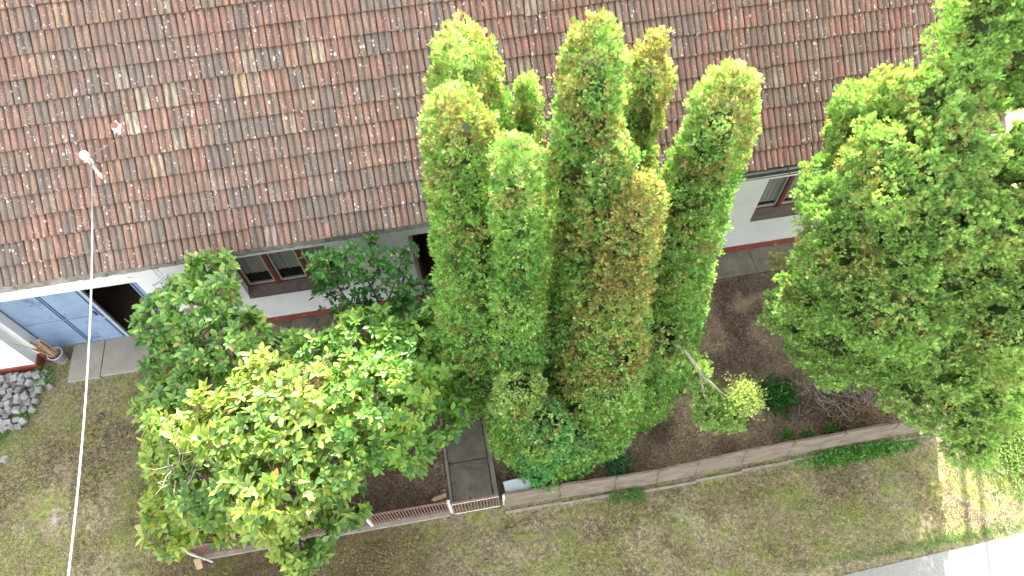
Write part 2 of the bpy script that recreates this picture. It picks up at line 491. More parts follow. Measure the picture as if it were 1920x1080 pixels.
b.build('wing_wall', M_PLASTER, house)
b = MB()
b.box((XL, 6.955, 0.0), (-8.175, WY1 - 0.02, 0.20))
segs = [(-5.46, -0.75), (0.15, XR)]
for a, c in segs: b.box((a, 7.155, 0.0), (c, WY1 - 0.02, 0.235))
b.box((-8.17, 7.155, 0.0), (-8.08, WY1 - 0.02, 0.235))
b.build('plinth', M_PLINTH, house)
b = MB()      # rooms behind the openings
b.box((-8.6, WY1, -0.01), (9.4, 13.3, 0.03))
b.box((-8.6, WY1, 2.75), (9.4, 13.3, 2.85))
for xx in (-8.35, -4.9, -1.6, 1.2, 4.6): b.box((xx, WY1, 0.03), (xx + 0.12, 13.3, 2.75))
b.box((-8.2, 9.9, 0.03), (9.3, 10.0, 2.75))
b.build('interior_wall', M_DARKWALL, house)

# ---- roof: every tile is modelled, courses overlap
PIT = R(41.0); CP, SP = math.cos(PIT), math.sin(PIT)
def eave_y(x): return 6.827 + 0.0111 * (x + 7.8)
def roof_pt(x, s, n):
    return (x, eave_y(x) + s * CP - n * SP, 2.93 + s * SP + n * CP)
TW, TL, ROWS = 0.212, 0.335, 16
SLEN = TL * ROWS
PALE_T = {(8, -8): (0.56, 0.42, 0.27), (7, -14): (0.55, 0.37, 0.20), (7, -19): (0.50, 0.40, 0.28), (6, -22): (0.60, 0.50, 0.36),
          (5, -19): (0.42, 0.32, 0.24), (4, -21): (0.55, 0.38, 0.24), (11, -25): (0.50, 0.32, 0.17), (8, -13): (0.46, 0.36, 0.26),
          (5, -11): (0.48, 0.34, 0.22), (0, -14): (0.45, 0.33, 0.26), (7, -13): (0.40, 0.27, 0.2), (7, 13): (0.45, 0.30, 0.24), (9, 8): (0.45, 0.33, 0.25), (8, -22): (0.46, 0.38, 0.29), (7, -21): (0.52, 0.42, 0.30), (11, 2): (0.42, 0.30, 0.22)}
prof_u = np.array([0.0, 0.035, 0.09, 0.20, 0.32, 0.43, 0.49, 0.55, 0.66, 0.80, 0.92, 0.965, 1.0])
prof_h = np.array([-0.008, 0.010, 0.024, 0.030, 0.024, 0.008, -0.004, 0.008, 0.024, 0.030, 0.024, 0.010, -0.008])
def build_roof():
    rnd = np.random.RandomState(11)
    V, F, C, UV, RIB = [], [], [], [], []
    c0, c1 = int(XL / TW), int((XR + 0.12) / TW)
    npf = len(prof_u); base = 0
    sfr = np.array([0.0, 0.04, 0.35, 0.7, 1.08])
    for row in range(ROWS):
        rowj = rnd.uniform(-0.006, 0.006)
        for col in range(c0, c1 + 1):
            x0 = col * TW + rnd.uniform(-0.003, 0.003) + 0.01 * math.sin(row * 2.1)
            s0 = row * TL + rowj + rnd.normal(0, 0.005) + 0.006 * math.sin(col * 0.31 + row)
            s0 += 0.010 * math.sin(col * 0.13 + row * 1.9) + (-0.045 if rnd.rand() < 0.008 else 0)
            lift = rnd.uniform(0.0, 0.010) + (0.012 if rnd.rand() < 0.03 else 0); skew = rnd.normal(0, 0.004)
            key = (row, col)
            t = min(1, max(0, (x0 + 4) / 9.0))
            if key in PALE_T: cc = np.array(PALE_T[key]) * 0.78
            else:
                q = rnd.rand()
                red = np.array((0.29, 0.145, 0.104)) * (1 - t) + np.array((0.30, 0.122, 0.082)) * t
                if q < 0.42: cc = red
                elif q < 0.68: cc = np.array((0.26, 0.155, 0.108))
                elif q < 0.88: cc = np.array((0.19, 0.140, 0.112)) if t < 0.6 else np.array((0.23, 0.110, 0.078))
                elif q < 0.965: cc = np.array((0.34, 0.175, 0.115))
                else: cc = np.array((0.29, 0.20, 0.145))
                cc = cc * rnd.uniform(0.9, 1.1)
            vs, uvs, ribs = [], [], []
            for f in sfr:
                n0 = 0.038 * (1 - f / 1.08) + 0.003 + lift * (1 - f)
                for u, h in zip(prof_u, prof_h):
                    edge = 0.004 * math.sin(u * 9 + col * 1.7 + row * 3.1) if f == 0 else 0
                    s = s0 + f * TL + edge; xx = x0 + u * TW * 0.985 + skew * f
                    nn = n0 + h - (0.004 if f == 0 else 0)
                    vs.append(roof_pt(xx, s, nn)); uvs.append((xx, s)); ribs.append((h + 0.008) / 0.038)
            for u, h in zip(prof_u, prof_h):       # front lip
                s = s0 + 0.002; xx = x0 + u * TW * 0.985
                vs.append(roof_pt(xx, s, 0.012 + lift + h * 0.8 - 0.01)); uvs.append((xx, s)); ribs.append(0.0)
            V += vs; UV += uvs; RIB += ribs
            nr = len(sfr)
            for i in range(nr - 1):
                for j in range(npf - 1):
                    a = base + i * npf + j
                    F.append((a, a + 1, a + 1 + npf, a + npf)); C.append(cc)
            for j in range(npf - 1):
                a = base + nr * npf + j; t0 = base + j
                F.append((a, a + 1, t0 + 1, t0)); C.append(cc * 0.55)  # lip face toned down, paints a darker shadow line under each course
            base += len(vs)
    me = np_mesh('roof', np.array(V), np.array(F), np.array(C))
    uvl = me.uv_layers.new(name='UVMap')
    UVa = np.array(UV, dtype=np.float32)[np.array(F).ravel()]
    uvl.data.foreach_set('uv', UVa.ravel())
    rb = me.attributes.new('rib', 'FLOAT', 'POINT'); rb.data.foreach_set('value', np.array(RIB, dtype=np.float32))
    return me
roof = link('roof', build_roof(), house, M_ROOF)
b = MB()      # boarding under the tiles, ridge caps and the far slope
x0, x1 = XL, XR + 0.10
b.poly([roof_pt(x0, 0.03, -0.012), roof_pt(x1, 0.03, -0.012), roof_pt(x1, SLEN, -0.012), roof_pt(x0, SLEN, -0.012)])
rp0, rp1 = roof_pt(x0, SLEN, 0.03), roof_pt(x1, SLEN, 0.03)
b.poly([rp1, (x1, 13.95, 2.75), (x0, 13.95, 2.75), rp0])
b.build('roof_deck', M_TERRA, house)
b = MB()
for k in range(60):
    xa = XL + k * 0.4
    b.tube([(xa, roof_pt(xa, SLEN, 0)[1], rp0[2] - 0.02), (xa + 0.42, roof_pt(xa + 0.42, SLEN, 0)[1], rp0[2])], [0.11, 0.125], 10)
b.build('ridge_tiles', M_TERRA, house)
# cornice of mortar under the first course, gutter on the right half
rnd = random.Random(3)
b = MB()
n = 150
for k in range(n):
    xa = XL + (0.9 - XL) * k / n; xb = XL + (0.9 - XL) * (k + 1) / n
    ya = eave_y(xa)
    zl = 2.735 + rnd.uniform(-0.012, 0.012)
    b.box((xa, ya + 0.035 + rnd.uniform(0, 0.012), zl), (xb, ya + 0.42, 2.925))
b.build('cornice', M_CORNICE, house)
b = MB()
b.box((0.9, eave_y(5) + 0.06, 2.76), (XR, eave_y(5) + 0.3, 2.90))
b.build('cornice', M_MUDZINC, house)
b = MB()
for i in range(7):
    a0 = math.pi * i / 7; a1 = math.pi * (i + 1) / 7
    def gp(xx, a, r): return (xx, eave_y(xx) - 0.035 - math.cos(a) * r, 2.845 - math.sin(a) * r)
    for rr in (0.068, 0.064):
        b.poly([gp(0.9, a0, rr), gp(XR + 0.1, a0, rr), gp(XR + 0.1, a1, rr), gp(0.9, a1, rr)])
b.tube([(0.9, eave_y(0.9) - 0.103, 2.848), (XR + .1, eave_y(XR) - 0.103, 2.848)], 0.009, 6)
g = b.build('gutter', M_ZINC, house)
b = MB(); b.box((0.92, eave_y(5) - 0.085, 2.79), (XR, eave_y(5) + 0.015, 2.80)); b.build('gutter_silt', M_MUDZINC, g)
for xa in (2.3, 4.1, 5.93, 7.8):
    b = MB(); b.tube([(xa, eave_y(xa) - 0.11, 2.86), (xa, eave_y(xa) - 0.03, 2.865), (xa, eave_y(xa) + 0.05, 2.90)], 0.012, 6)
    b.build('gutter_bracket', M_MUDZINC, g)

# ---- garage door (blue steel)
gd = MB()
gd.box((-8.08, 7.37, 1.86), (-5.46, 7.41, 2.07))
gd.box((-5.73, 7.37, 0.05), (-5.46, 7.41, 1.86))
gdo = gd.build('door_frame', M_BLUE, house)
d = MB()
d.box((-8.075, 7.375, 0.05), (-6.55, 7.415, 0.94)); d.box((-8.075, 7.375, 0.955), (-6.55, 7.415, 1.855))
gl = d.build('garage_door', M_BLUE, house)
SEAMS = [(xx, z0, z1) for xx in (-7.335, -7.285) for z0, z1 in ((0.08, 0.93), (0.97, 1.80))] + [(-6.66, 0.08, 0.80), (-6.66, 0.86, 1.84), (-5.70, 1.2, 1.86), (-6.76, 1.87, 2.05), (-6.70, 1.87, 2.05), (-8.08, 0.05, 2.0)]
for xx, z0, z1 in SEAMS:
    d = MB(); yy = 7.362 if (xx > -5.8 or z0 > 1.86) else 7.366
    d.box((xx, yy, z0), (xx + 0.021, yy + 0.0075, z1)); d.build('seam', M_NAVY, gl)
d = MB(); d.box((-6.72, 7.345, 0.98), (-6.69, 7.3745, 1.10)); d.build('door_handle', M_NAVY, gl)
d = MB(); d.box((-6.59, 7.36, 0.05), (-6.552, 7.374, 1.85)); d.box((-6.55, 7.365, 1.83), (-5.73, 7.372, 1.865))
d.build('edge_strip', M_SASH, gl)
d = MB(); d.box((-8.08, 7.365, 0.0), (-5.46, 7.45, 0.048)); d.build('threshold', M_ZINC, gl)

# ---- windows
def window(x0, x1, z0, z1, n, extra):
    f = MB()
    yf = 7.33
    f.box((x0, yf, z1 - 0.05), (x1, yf + 0.08, z1))
    f.box((x0, yf, z0 + 0.12), (x1, yf + 0.08, z0 + 0.16))
    f.box((x0, yf, z0 + 0.16), (x0 + 0.05, yf + 0.08, z1 - 0.05)); f.box((x1 - 0.05, yf, z0 + 0.16), (x1, yf + 0.08, z1 - 0.05))
    wobj = f.build('window', M_OXWOOD, house)
    s = MB()
    s.poly([(x0, WY0 - 0.02, z0 + 0.005), (x1, WY0 - 0.02, z0 + 0.005), (x1, yf, z0 + 0.12), (x0, yf, z0 + 0.12)])
    s.poly([(x0, WY0 - 0.02, z0 - 0.03), (x1, WY0 - 0.02, z0 - 0.03), (x1, WY0 - 0.02, z0 + 0.005), (x0, WY0 - 0.02, z0 + 0.005)])
    s.build('sill', M_SILL, wobj)
    wdt = (x1 - x0) / n
    for k in range(1, n):
        mm = MB(); xx = x0 + k * wdt
        mm.box((xx - 0.04, yf - 0.03, z0 + 0.125), (xx + 0.04, yf + 0.06, z1 - 0.05))
        mm.build('mullion', M_OXWOOD, wobj)
    for k in range(n):
        a = x0 + k * wdt + 0.045; c = x0 + (k + 1) * wdt - 0.045
        sh = MB(); zz0, zz1 = z0 + 0.162, z1 - 0.052
        sh.box((a, yf + 0.01, zz0), (a + 0.035, yf + 0.05, zz1)); sh.box((c - 0.035, yf + 0.01, zz0), (c, yf + 0.05, zz1))
        sh.box((a + 0.035, yf + 0.01, zz0), (c - 0.035, yf + 0.05, zz0 + 0.04)); sh.box((a + 0.035, yf + 0.01, zz1 - 0.04), (c - 0.035, yf + 0.05, zz1))
        so = sh.build('sash', M_SASH, wobj)
        p = MB(); p.box((a + 0.035, yf + 0.026, zz0 + 0.04), (c - 0.035, yf + 0.032, zz1 - 0.04)); p.build('pane', M_GLASS, wobj)
        cu_ = MB(); nn = 26
        zb = zz0 + (0.30 if extra else 0.12)
        for q in range(nn):
            u0 = a + (c - a) * q / nn; u1 = a + (c - a) * (q + 1) / nn
            cy = 0.06 if extra else 0.045
            y0 = yf + cy + 0.008 * math.sin(q * 1.3); y1 = yf + cy + 0.008 * math.sin((q + 1) * 1.3)
            cu_.poly([(u0, y0, zb), (u1, y1, zb), (u1, y1, zz1), (u0, y0, zz1)])
        cu_.build('curtain', M_CURTAIN, wobj, smooth=True)
    return wobj
w1 = window(-3.87, -2.12, 1.07, 2.33, 3, True)
w2 = window(5.85, 7.57, 1.11, 2.345, 3, False)
# house door behind the first conifers, standing ajar
f = MB()
f.box((-0.75, 7.30, 0.08), (-0.69, 7.40, 2.25)); f.box((0.09, 7.30, 0.08), (0.15, 7.40, 2.25)); f.box((-0.69, 7.30, 2.19), (0.09, 7.40, 2.25))
dr = f.build('door', M_SASH, house)
f = MB(); f.box((-0.69, 7.42, 0.10), (-0.65, 8.15, 2.18)); f.build('door_leaf', M_OXWOOD, dr)
f = MB(); f.box((-0.75, 7.16, 0.0), (0.15, 7.46, 0.08)); f.build('doorstep', M_CONCRETE, house)
# vent set in a patch of mortar on the roof
def on_roof(x, s, n): return Vector(roof_pt(x, s, n))
vb = MB()
pp = on_roof(-4.80, 2.16, 0.045)
rn = Vector((0, -SP, CP)); ru = Vector((0, CP, SP)); rx = Vector((1, 0, 0))
ring = []
for k in range(14):
    a = 2 * math.pi * k / 14; rr = 0.10 + 0.02 * math.sin(k * 2.3)
    ring.append(pp + rx * math.cos(a) * rr * 0.8 + ru * (math.sin(a) * rr * 1.1 - 0.02) + rn * 0.012 * math.sin(k * 3.0))
top = [pp + (q - pp) * 0.62 + rn * 0.05 for q in ring]
for k in range(14):
    vb.poly([ring[k], ring[(k + 1) % 14], top[(k + 1) % 14], top[k]])
vb.poly(top)
vent = vb.build('roof_vent', M_MORTAR, roof)
vb = MB(); vp = pp + ru * 0.03 + rn * 0.04
vb.tube([vp, vp + rn * 0.05 - ru * 0.02], 0.045, 12)
vb.build('vent_pipe', M_TERRA, roof)

# ---- service mast and cable
mast = tag(empty('service_mast', (-5.22, 7.97, 3.86)), 'short white service mast with round cap poking through the roof tiles', 'mast')
def rel(p): return (p[0] + 5.22, p[1] - 7.97, p[2] - 3.86)
b = MB(); b.tube([(0, 0, 0), (0, 0, 0.50)], 0.024, 10); b.build('pole', M_POST, mast)
b = MB()
b.tube([(0, 0, 0.46), (0, 0, 0.50), (0, 0, 0.545), (0, 0, 0.57)], [0.066, 0.072, 0.060, 0.02], 16); b.build('cap', M_POST, mast, smooth=False)
b = MB(); b.tube([(0.02, 0, 0.42), (0.07, -0.03, 0.44), (0.075, -0.06, 0.38), (0.05, -0.06, 0.33)], 0.014, 8); b.build('insulator', M_POST, mast)
b = MB(); b.tube([(0.01, 0.02, 0.42), (0.25, 0.28, 0.38)], 0.007, 6); b.build('stay_wire', M_WHITEPAINT, mast)
b = MB(); b.tube([(0, 0, -0.02), (0, 0, 0.09)], [0.10, 0.035], 12); b.build('mortar_collar', M_MORTAR, mast)
P0 = Vector((-5.17, 7.90, 4.24)); P2 = Vector((-4.40, 1.85, 4.54))
Dd = (P2 - P0); pts = []
for k in range(25):
    t = k / 16.0
    p = P0 + Dd * t; p.z -= 0.34 * 4 * t * (1 - t) * 0.5 if t < 1 else -0.6 * (t - 1)
    pts.append(p)
b = MB(); b.tube(pts, 0.0125, 8)
tag(b.build('service_cable', M_WHITEPAINT, smooth=True), 'thick whitish overhead cable running from the roof mast across the yard', 'cable')

# ================================================================ FENCE
FY = 2.90; FZ = 0.75
fence = tag(empty('metal_fence', (-4.93, FY, 0)), 'low rusty metal fence panels between the gate and the front corner under the bush', 'fence')
def panel(x0, x1, y0, y1, z0, z1, parent, mat=None, gap=0.048):
    o0 = parent.location
    b = MB(); L = math.hypot(x1 - x0, y1 - y0); n = max(2, int(L / gap))
    ax = Vector(((x1 - x0) / L, (y1 - y0) / L, 0))
    M = Matrix.Translation(Vector((x0, y0, 0)) - o0) @ Matrix.Rotation(math.atan2(ax.y, ax.x), 4, 'Z')
    b.box((0, -0.014, z1 - 0.028), (L, 0.014, z1), M); b.box((0, -0.014, z0), (L, 0.014, z0 + 0.028), M)
    for k in range(1, n):
        xx = L * k / n
        b.box((xx - 0.008, -0.006, z0 + 0.028), (xx + 0.008, 0.006, z1 - 0.028), M)
    b.box((0, -0.012, z0 + 0.028), (0.02, 0.012, z1 - 0.028), M); b.box((L - 0.02, -0.012, z0 + 0.028), (L, 0.012, z1 - 0.028), M)
    return b.build('panel', mat or M_RUST, parent)
fx = [-4.93, -3.79, -2.05, -0.70]
for a, c in zip(fx[:-1], fx[1:]): panel(a + 0.03, c - 0.03, FY + 0.01, FY, 0.14, FZ - 0.02, fence)
panel(-4.93, -4.96, FY + 0.05, 4.5, 0.14, FZ - 0.02, fence)
panel(-4.96, -4.99, 4.55, 6.0, 0.14, FZ - 0.02, fence)
for xx, yy in [(-4.93, FY), (-3.79, FY), (-2.05, FY), (-0.70, FY), (-4.975, 4.52), (-5.0, 6.03)]:
    b = MB(); b.box((xx + 4.93 - 0.024, yy - FY - 0.024, 0), (xx + 4.93 + 0.024, yy - FY + 0.024, FZ + 0.01)); b.build('post', M_POST, fence)
b = MB(); b.box((0.0, -0.06, 0.0), (4.20, 0.05, 0.10)); b.build('kerb', M_KERB, fence)
b = MB(); b.tube([(0.0, -0.02, 0.70), (0.22, -0.12, 0.05)], 0.014, 6); b.build('brace', M_POST, fence)
gate = tag(empty('garden_gate', (-0.66, FY - 0.04, 0)), 'small rusty barred gate closing off the foot of the slab path', 'gate')
panel(-0.66, 0.12, FY - 0.04, FY - 0.04, 0.08, FZ, gate, gap=0.05).name = 'gate_panel'
b = MB(); b.box((0, -0.018, FZ - 0.055), (0.78, -0.0142, FZ - 0.028)); b.box((0.0, -0.02, 0.06), (0.78, -0.0142, 0.10)); b.build('frame_rail', M_POST, gate)
b = MB(); b.box((0.70, -0.024, 0.60), (0.76, -0.0142, 0.68)); b.build('latch', M_NAVY, gate)
wall = tag(empty('slab_fence', (0.2, 2.84, 0)), 'low pinkish slab fence running from the gate towards the right hand conifers', 'fence')
cuts = [0.20, 1.16, 2.11, 2.85, 3.55, 4.4, 5.26, 6.2, 7.15, 8.1]
def fy2(x): return 2.84 - 0.07 * math.exp(-((x - 2.6) / 1.4) ** 2) + 0.004 * max(0, x - 4)
for k, (a, c) in enumerate(zip(cuts[:-1], cuts[1:])):
    ya, yc = fy2(a), fy2(c); L = math.hypot(c - a, yc - ya)
    M = Matrix.Translation((a - 0.2, ya - 2.84, 0)) @ Matrix.Rotation(math.atan2(yc - ya, c - a), 4, 'Z') @ Matrix.Rotation(R(-8), 4, 'X')
    b = MB(); b.box((0.004, -0.028, 0.06), (L - 0.004, 0.028, 0.56 + 0.008 * ((k * 5) % 3)), M, bev=0.008); b.build('slab', M_BOARD, wall)
for k, xx in enumerate(cuts):
    b = MB(); ang = 0.0
    b.box((xx - 0.2 - 0.022, fy2(xx) - 2.84 + 0.024, 0), (xx - 0.2 + 0.022, fy2(xx) - 2.84 + 0.07, 0.57), bev=0.004); b.build('post', M_POST if k == 0 else M_BOARD, wall)
b = MB()
for a, c in zip(cuts[:-1], cuts[1:]):
    b.box((a - 0.2, fy2(a) - 2.84 - 0.125, 0), (c - 0.2 - 0.002, fy2(a) - 2.84 - 0.085, 0.03))
b.build('kerb', M_KERB, wall)

# pale wooden peg at the outer corner
b = MB(); b.box((-0.05, -0.012, 0), (0.05, 0.012, 0.30), bev=0.004)
o = b.build('wooden_peg', M_STICK); o.location = (-4.93, 2.72, 0); o.rotation_euler = (R(-18), R(14), R(10))
tag(o, 'pale wooden peg leaning at the outer corner of the rusty fence', 'peg')
# small board on a stake by the path
st = tag(empty('garden_sign', (-0.83, 3.06, 0)), 'blank pale wooden arrow board on a thin rusty stake beside the path', 'sign')
b = MB(); b.tube([(0, 0, 0), (0, 0.0, 0.52)], 0.010, 6); b.build('stake', M_RUST, st)
b = MB()
b.poly([(-0.16, -0.028, 0.53), (-0.12, -0.06, 0.53), (0.10, -0.03, 0.55), (0.10, 0.04, 0.55), (-0.12, 0.0, 0.53)])
b.poly([(-0.16, -0.028, 0.515), (-0.12, 0.0, 0.515), (0.10, 0.04, 0.535), (0.10, -0.03, 0.535), (-0.12, -0.06, 0.515)])
for p, q in (((-0.16, -0.028), (-0.12, -0.06)), ((-0.12, -0.06), (0.10, -0.03)), ((0.10, -0.03), (0.10, 0.04)), ((0.10, 0.04), (-0.12, 0.0)), ((-0.12, 0.0), (-0.16, -0.028))):
    b.poly([(p[0], p[1], 0.515), (q[0], q[1], 0.535 if q[0] > 0 else 0.515), (q[0], q[1], 0.55 if q[0] > 0 else 0.53), (p[0], p[1], 0.53 if p[0] < 0 else 0.55)])
b.build('board', M_STICK, st)
# grey meter box behind the fence
mb = tag(empty('meter_box', (0.46, 3.02, 0), R(4)), 'light grey utility box half under the small conifer right of the gate', 'utility box')
b = MB(); b.box((-0.20, -0.11, 0), (0.22, 0.12, 0.42), bev=0.02); b.build('cabinet', M_BOX, mb)
b = MB(); b.box((-0.22, -0.13, 0.42), (0.24, 0.14, 0.46), bev=0.015); b.build('lid', M_BOX, mb)
b = MB(); b.box((-0.17, -0.118, 0.05), (0.19, -0.1105, 0.38)); b.build('hatch', M_POST, mb)

# ---- bucket of sticks
bk = tag(empty('bucket', (-7.80, 7.08, 0.0)), 'grey bucket with a white rim band standing at the garage corner', 'bucket')
b = MB(); b.tube([(0, 0, 0.0), (0, 0, 0.30)], [0.105, 0.135], 20, caps=True)
b.f.pop(); b.c.pop()
b.build('body', M_BUCKET, bk, smooth=False)
b = MB()
for k in range(20):
    a0, a1 = 2*math.pi*k/20, 2*math.pi*(k+1)/20
    def cp(a, r, z): return (math.cos(a)*r, math.sin(a)*r, z)
    b.poly([cp(a0,.139,.285), cp(a1,.139,.285), cp(a1,.142,.31), cp(a0,.142,.31)])
    b.poly([cp(a0,.142,.31), cp(a1,.142,.31), cp(a1,.130,.31), cp(a0,.130,.31)])
    b.poly([cp(a0,.130,.31), cp(a1,.130,.31), cp(a1,.110,.05), cp(a0,.110,.05)])
b.build('rim', M_WHITE, bk)
b = MB(); b.tube([(math.cos(a)*0.145, math.sin(a)*0.145*0.25 - 0.10, 0.30 - abs(math.sin(a))*0.14) for a in np.linspace(0, math.pi, 9)], 0.005, 5); b.build('handle', M_ZINC, bk)
rnd = random.Random(5)
for k in range(11):
    a = rnd.uniform(0, 6.28); r0 = rnd.uniform(0, 0.06)
    p0 = Vector((math.cos(a)*r0, math.sin(a)*r0, 0.04))
    ln = rnd.uniform(0.62, 0.82)
    dr_ = Vector((rnd.uniform(-0.16, 0.12) - 0.02, rnd.uniform(-0.12, 0.04), 1)).normalized()
    hw = rnd.uniform(0.015, 0.028)
    b = MB(); M = dr_.to_track_quat('Z', 'Y').to_matrix().to_4x4() @ Matrix.Rotation(rnd.uniform(0, 3), 4, 'Z')
    b.box((-hw, -0.009, 0), (hw, 0.009, ln), M, bev=0.003)
    o = b.build('wooden_stick', M_STICK); o.location = Vector((-7.80, 7.08, 0)) + p0
    tag(o, 'short split stick standing among others in the grey bucket', 'stick', 'split sticks standing in the bucket')
b = MB(); b.tube([(0.0, 0.0, 0.05), (-0.12, -0.03, 0.55), (-0.30, -0.10, 1.02)], 0.008, 6)
o = b.build('wooden_stick', M_STICK); o.location = (-7.80, 7.08, 0)
tag(o, 'thin long rod leaning out of the bucket over the white wall corner', 'stick', 'split sticks standing in the bucket')

# ---- heap of granite setts
protos = []
rs = random.Random(21)
import bmesh
for k in range(6):
    bm = bmesh.new(); bmesh.ops.create_cube(bm, size=1.0)
    sx, sy, sz = rs.uniform(0.105, 0.13), rs.uniform(0.10, 0.125), rs.uniform(0.09, 0.11)
    for v in bm.verts:
        v.co = Vector((v.co.x*sx*rs.uniform(.88, 1.08), v.co.y*sy*rs.uniform(.88, 1.08), v.co.z*sz*rs.uniform(.88, 1.08)))
    bmesh.ops.bevel(bm, geom=bm.edges[:], offset=0.009, segments=1, affect='EDGES')
    me = bpy.data.meshes.new('granite_sett')
    bm.to_mesh(me); bm.free()
    at = me.color_attributes.new('tint', 'FLOAT_COLOR', 'CORNER'); g_ = rs.uniform(0.85, 1.15)
    tt = rs.choice([(1, 1, 1), (1.05, 1.0, 0.92), (0.95, 0.98, 1.02)])
    at.data.foreach_set('color', [tt[0]*g_, tt[1]*g_, tt[2]*g_, 1.0] * len(me.loops))
    me.materials.append(M_SETT); protos.append(me)
def sett(x, y, z, label, group=None):
    o = bpy.data.objects.new('granite_sett', rs.choice(protos)); COL.objects.link(o)
    o.location = (x, y, z); o.rotation_euler = (rs.uniform(-.35, .35), rs.uniform(-.35, .35), rs.uniform(0, 3.14))
    tag(o, label, 'paving stone', group)
HL, HG = 'rough grey granite sett in the loose heap beside the dark red plinth', 'granite setts heaped by the plinth'
def in_heap(x, y):
    # triangle-like heap against the plinth, thinning towards the lawn
    xr = -7.98 - (6.95 - y) * 0.22
    return x < xr and 5.72 < y < 6.92 and x > -9.6
pts = []
for row in range(12):
    for col in range(16):
        x = -9.5 + col * 0.125 + (row % 2) * 0.06 + rs.uniform(-.025, .025); y = 5.78 + row * 0.118 + rs.uniform(-.025, .025)
        if in_heap(x, y) and rs.random() < (0.95 if y > 6.1 else 0.7): pts.append((x, y, 0.06 + rs.uniform(-0.01, 0.02)))
for row in range(8):
    for col in range(12):
        x = -9.4 + col * 0.14 + rs.uniform(-.03, .03); y = 5.98 + row * 0.13 + rs.uniform(-.03, .03)
        if in_heap(x + 0.12, y) and y < 6.86 and rs.random() < 0.75: pts.append((x, y, 0.155 + rs.uniform(-0.01, 0.02)))
for p in pts: sett(*p, HL, HG)
sett(-7.93, 6.52, 0.05, 'single grey granite sett lying alone on the grass right of the heap')
sett(-8.50, 5.20, 0.04, 'half sunk granite sett at the left edge of the lawn below the heap')
sett(-8.62, 5.10, 0.03, 'granite sett lying lowest of all in the left lawn')

# ---- twin posts beyond the end of the house whose shadow falls on the verge
tp = tag(empty('twin_posts', (11.41, 9.41, 0)), 'two tall wooden posts with a crossarm standing beyond the house end', 'posts')
b = MB(); b.tube([(0, 0, 0), (0, 0, 5.0)], 0.045, 10); b.build('post', M_BARK, tp)
b = MB(); b.tube([(0.29, 0, 0), (0.29, 0, 6.2)], 0.045, 10); b.build('post', M_BARK, tp)
b = MB(); b.box((-0.75, -0.04, 4.90), (0.20, 0.0, 4.97)); b.build('crossarm', M_BARK, tp)

# ================================================================ VEGETATION
def rand_unit(rnd, n):
    return unit(rnd.normal(size=(n, 3)))

def frame(dirs, rnd, flat=None):
    """for every direction an orthonormal (a, b, c)"""
    r = rand_unit(rnd, len(dirs)) if flat is None else flat
    b = unit(np.cross(dirs, r)); c = np.cross(b, dirs)
    return dirs, b, c

# frond of scale foliage: a spine of diamonds with side sprigs  (along, across, out)
FROND_V, FROND_F = [], []
def _dia(ox, oy, ang, ln, wd, lift):
    i = len(FROND_V); c, s = math.cos(ang), math.sin(ang)
    for (u, v, h) in ((0, 0, 0), (0.5, -wd, lift * .5), (1.0, 0, lift), (0.45, wd, lift * .5)):
        FROND_V.append((ox + (u * c * ln - v * s), oy + (u * s * ln + v * c), h * ln))
    FROND_F.append((i, i + 1, i + 2, i + 3))
_dia(0.0, 0, 0, 1.0, 0.075, 0.05)
for _o, _a, _l in ((0.12, 0.85, 0.50), (0.38, 0.75, 0.44), (0.62, 0.65, 0.32)):
    _dia(_o, 0, _a, _l, 0.065, 0.15)
    _dia(_o, 0, -_a, _l, 0.065, 0.15)
FROND_V = np.array(FROND_V); FROND_F = np.array(FROND_F)

# broad leaf, folded along the midrib and slightly curled
LEAF_V = np.array([(0, 0, 0), (.22, .17, .05), (.55, .24, .05), (.82, .13, -.02), (1.0, 0, -.10), (.82, -.13, -.02), (.55, -.24, .05), (.22, -.17, .05), (.30, 0, -.015), (.65, 0, -.035)])
LEAF_F = np.array([(0, 8, 1, 1), (8, 9, 2, 1), (9, 4, 3, 2), (0, 7, 8, 8), (7, 6, 9, 8), (6, 5, 4, 9)])
LEAF_F = np.array([(0, 0, 0, 0)] * 0 + [(8, 9, 2, 1), (9, 4, 3, 2), (7, 6, 9, 8), (6, 5, 4, 9)])
LEAF_V[8] = (0.0, 0, 0); LEAF_V[0] = (0, 0, 0)

def instance(TV, TF, pos, dirs, nrm, size, cols, wid=None):
    """place the template at pos; along=dirs, out=nrm"""
    a = dirs; b = unit(np.cross(nrm, a)); c = np.cross(a, b)
    n = len(pos); k = len(TV)
    sz = size[:, None, None]
    w_ = 1.0 if wid is None else wid[:, None, None]
    V = pos[:, None, :] + sz * (TV[None, :, 0:1] * a[:, None, :] + w_ * TV[None, :, 1:2] * b[:, None, :] + TV[None, :, 2:3] * c[:, None, :])
    F = TF[None, :, :] + (np.arange(n) * k)[:, None, None]
    C = np.repeat(cols, len(TF), axis=0)
    return V.reshape(-1, 3), F.reshape(-1, 4), C

def merge(parts):
    V, F, C, o = [], [], [], 0
    for v, f, c in parts:
        V.append(v); F.append(f + o); C.append(c); o += len(v)
    return np.concatenate(V), np.concatenate(F), np.concatenate(C)

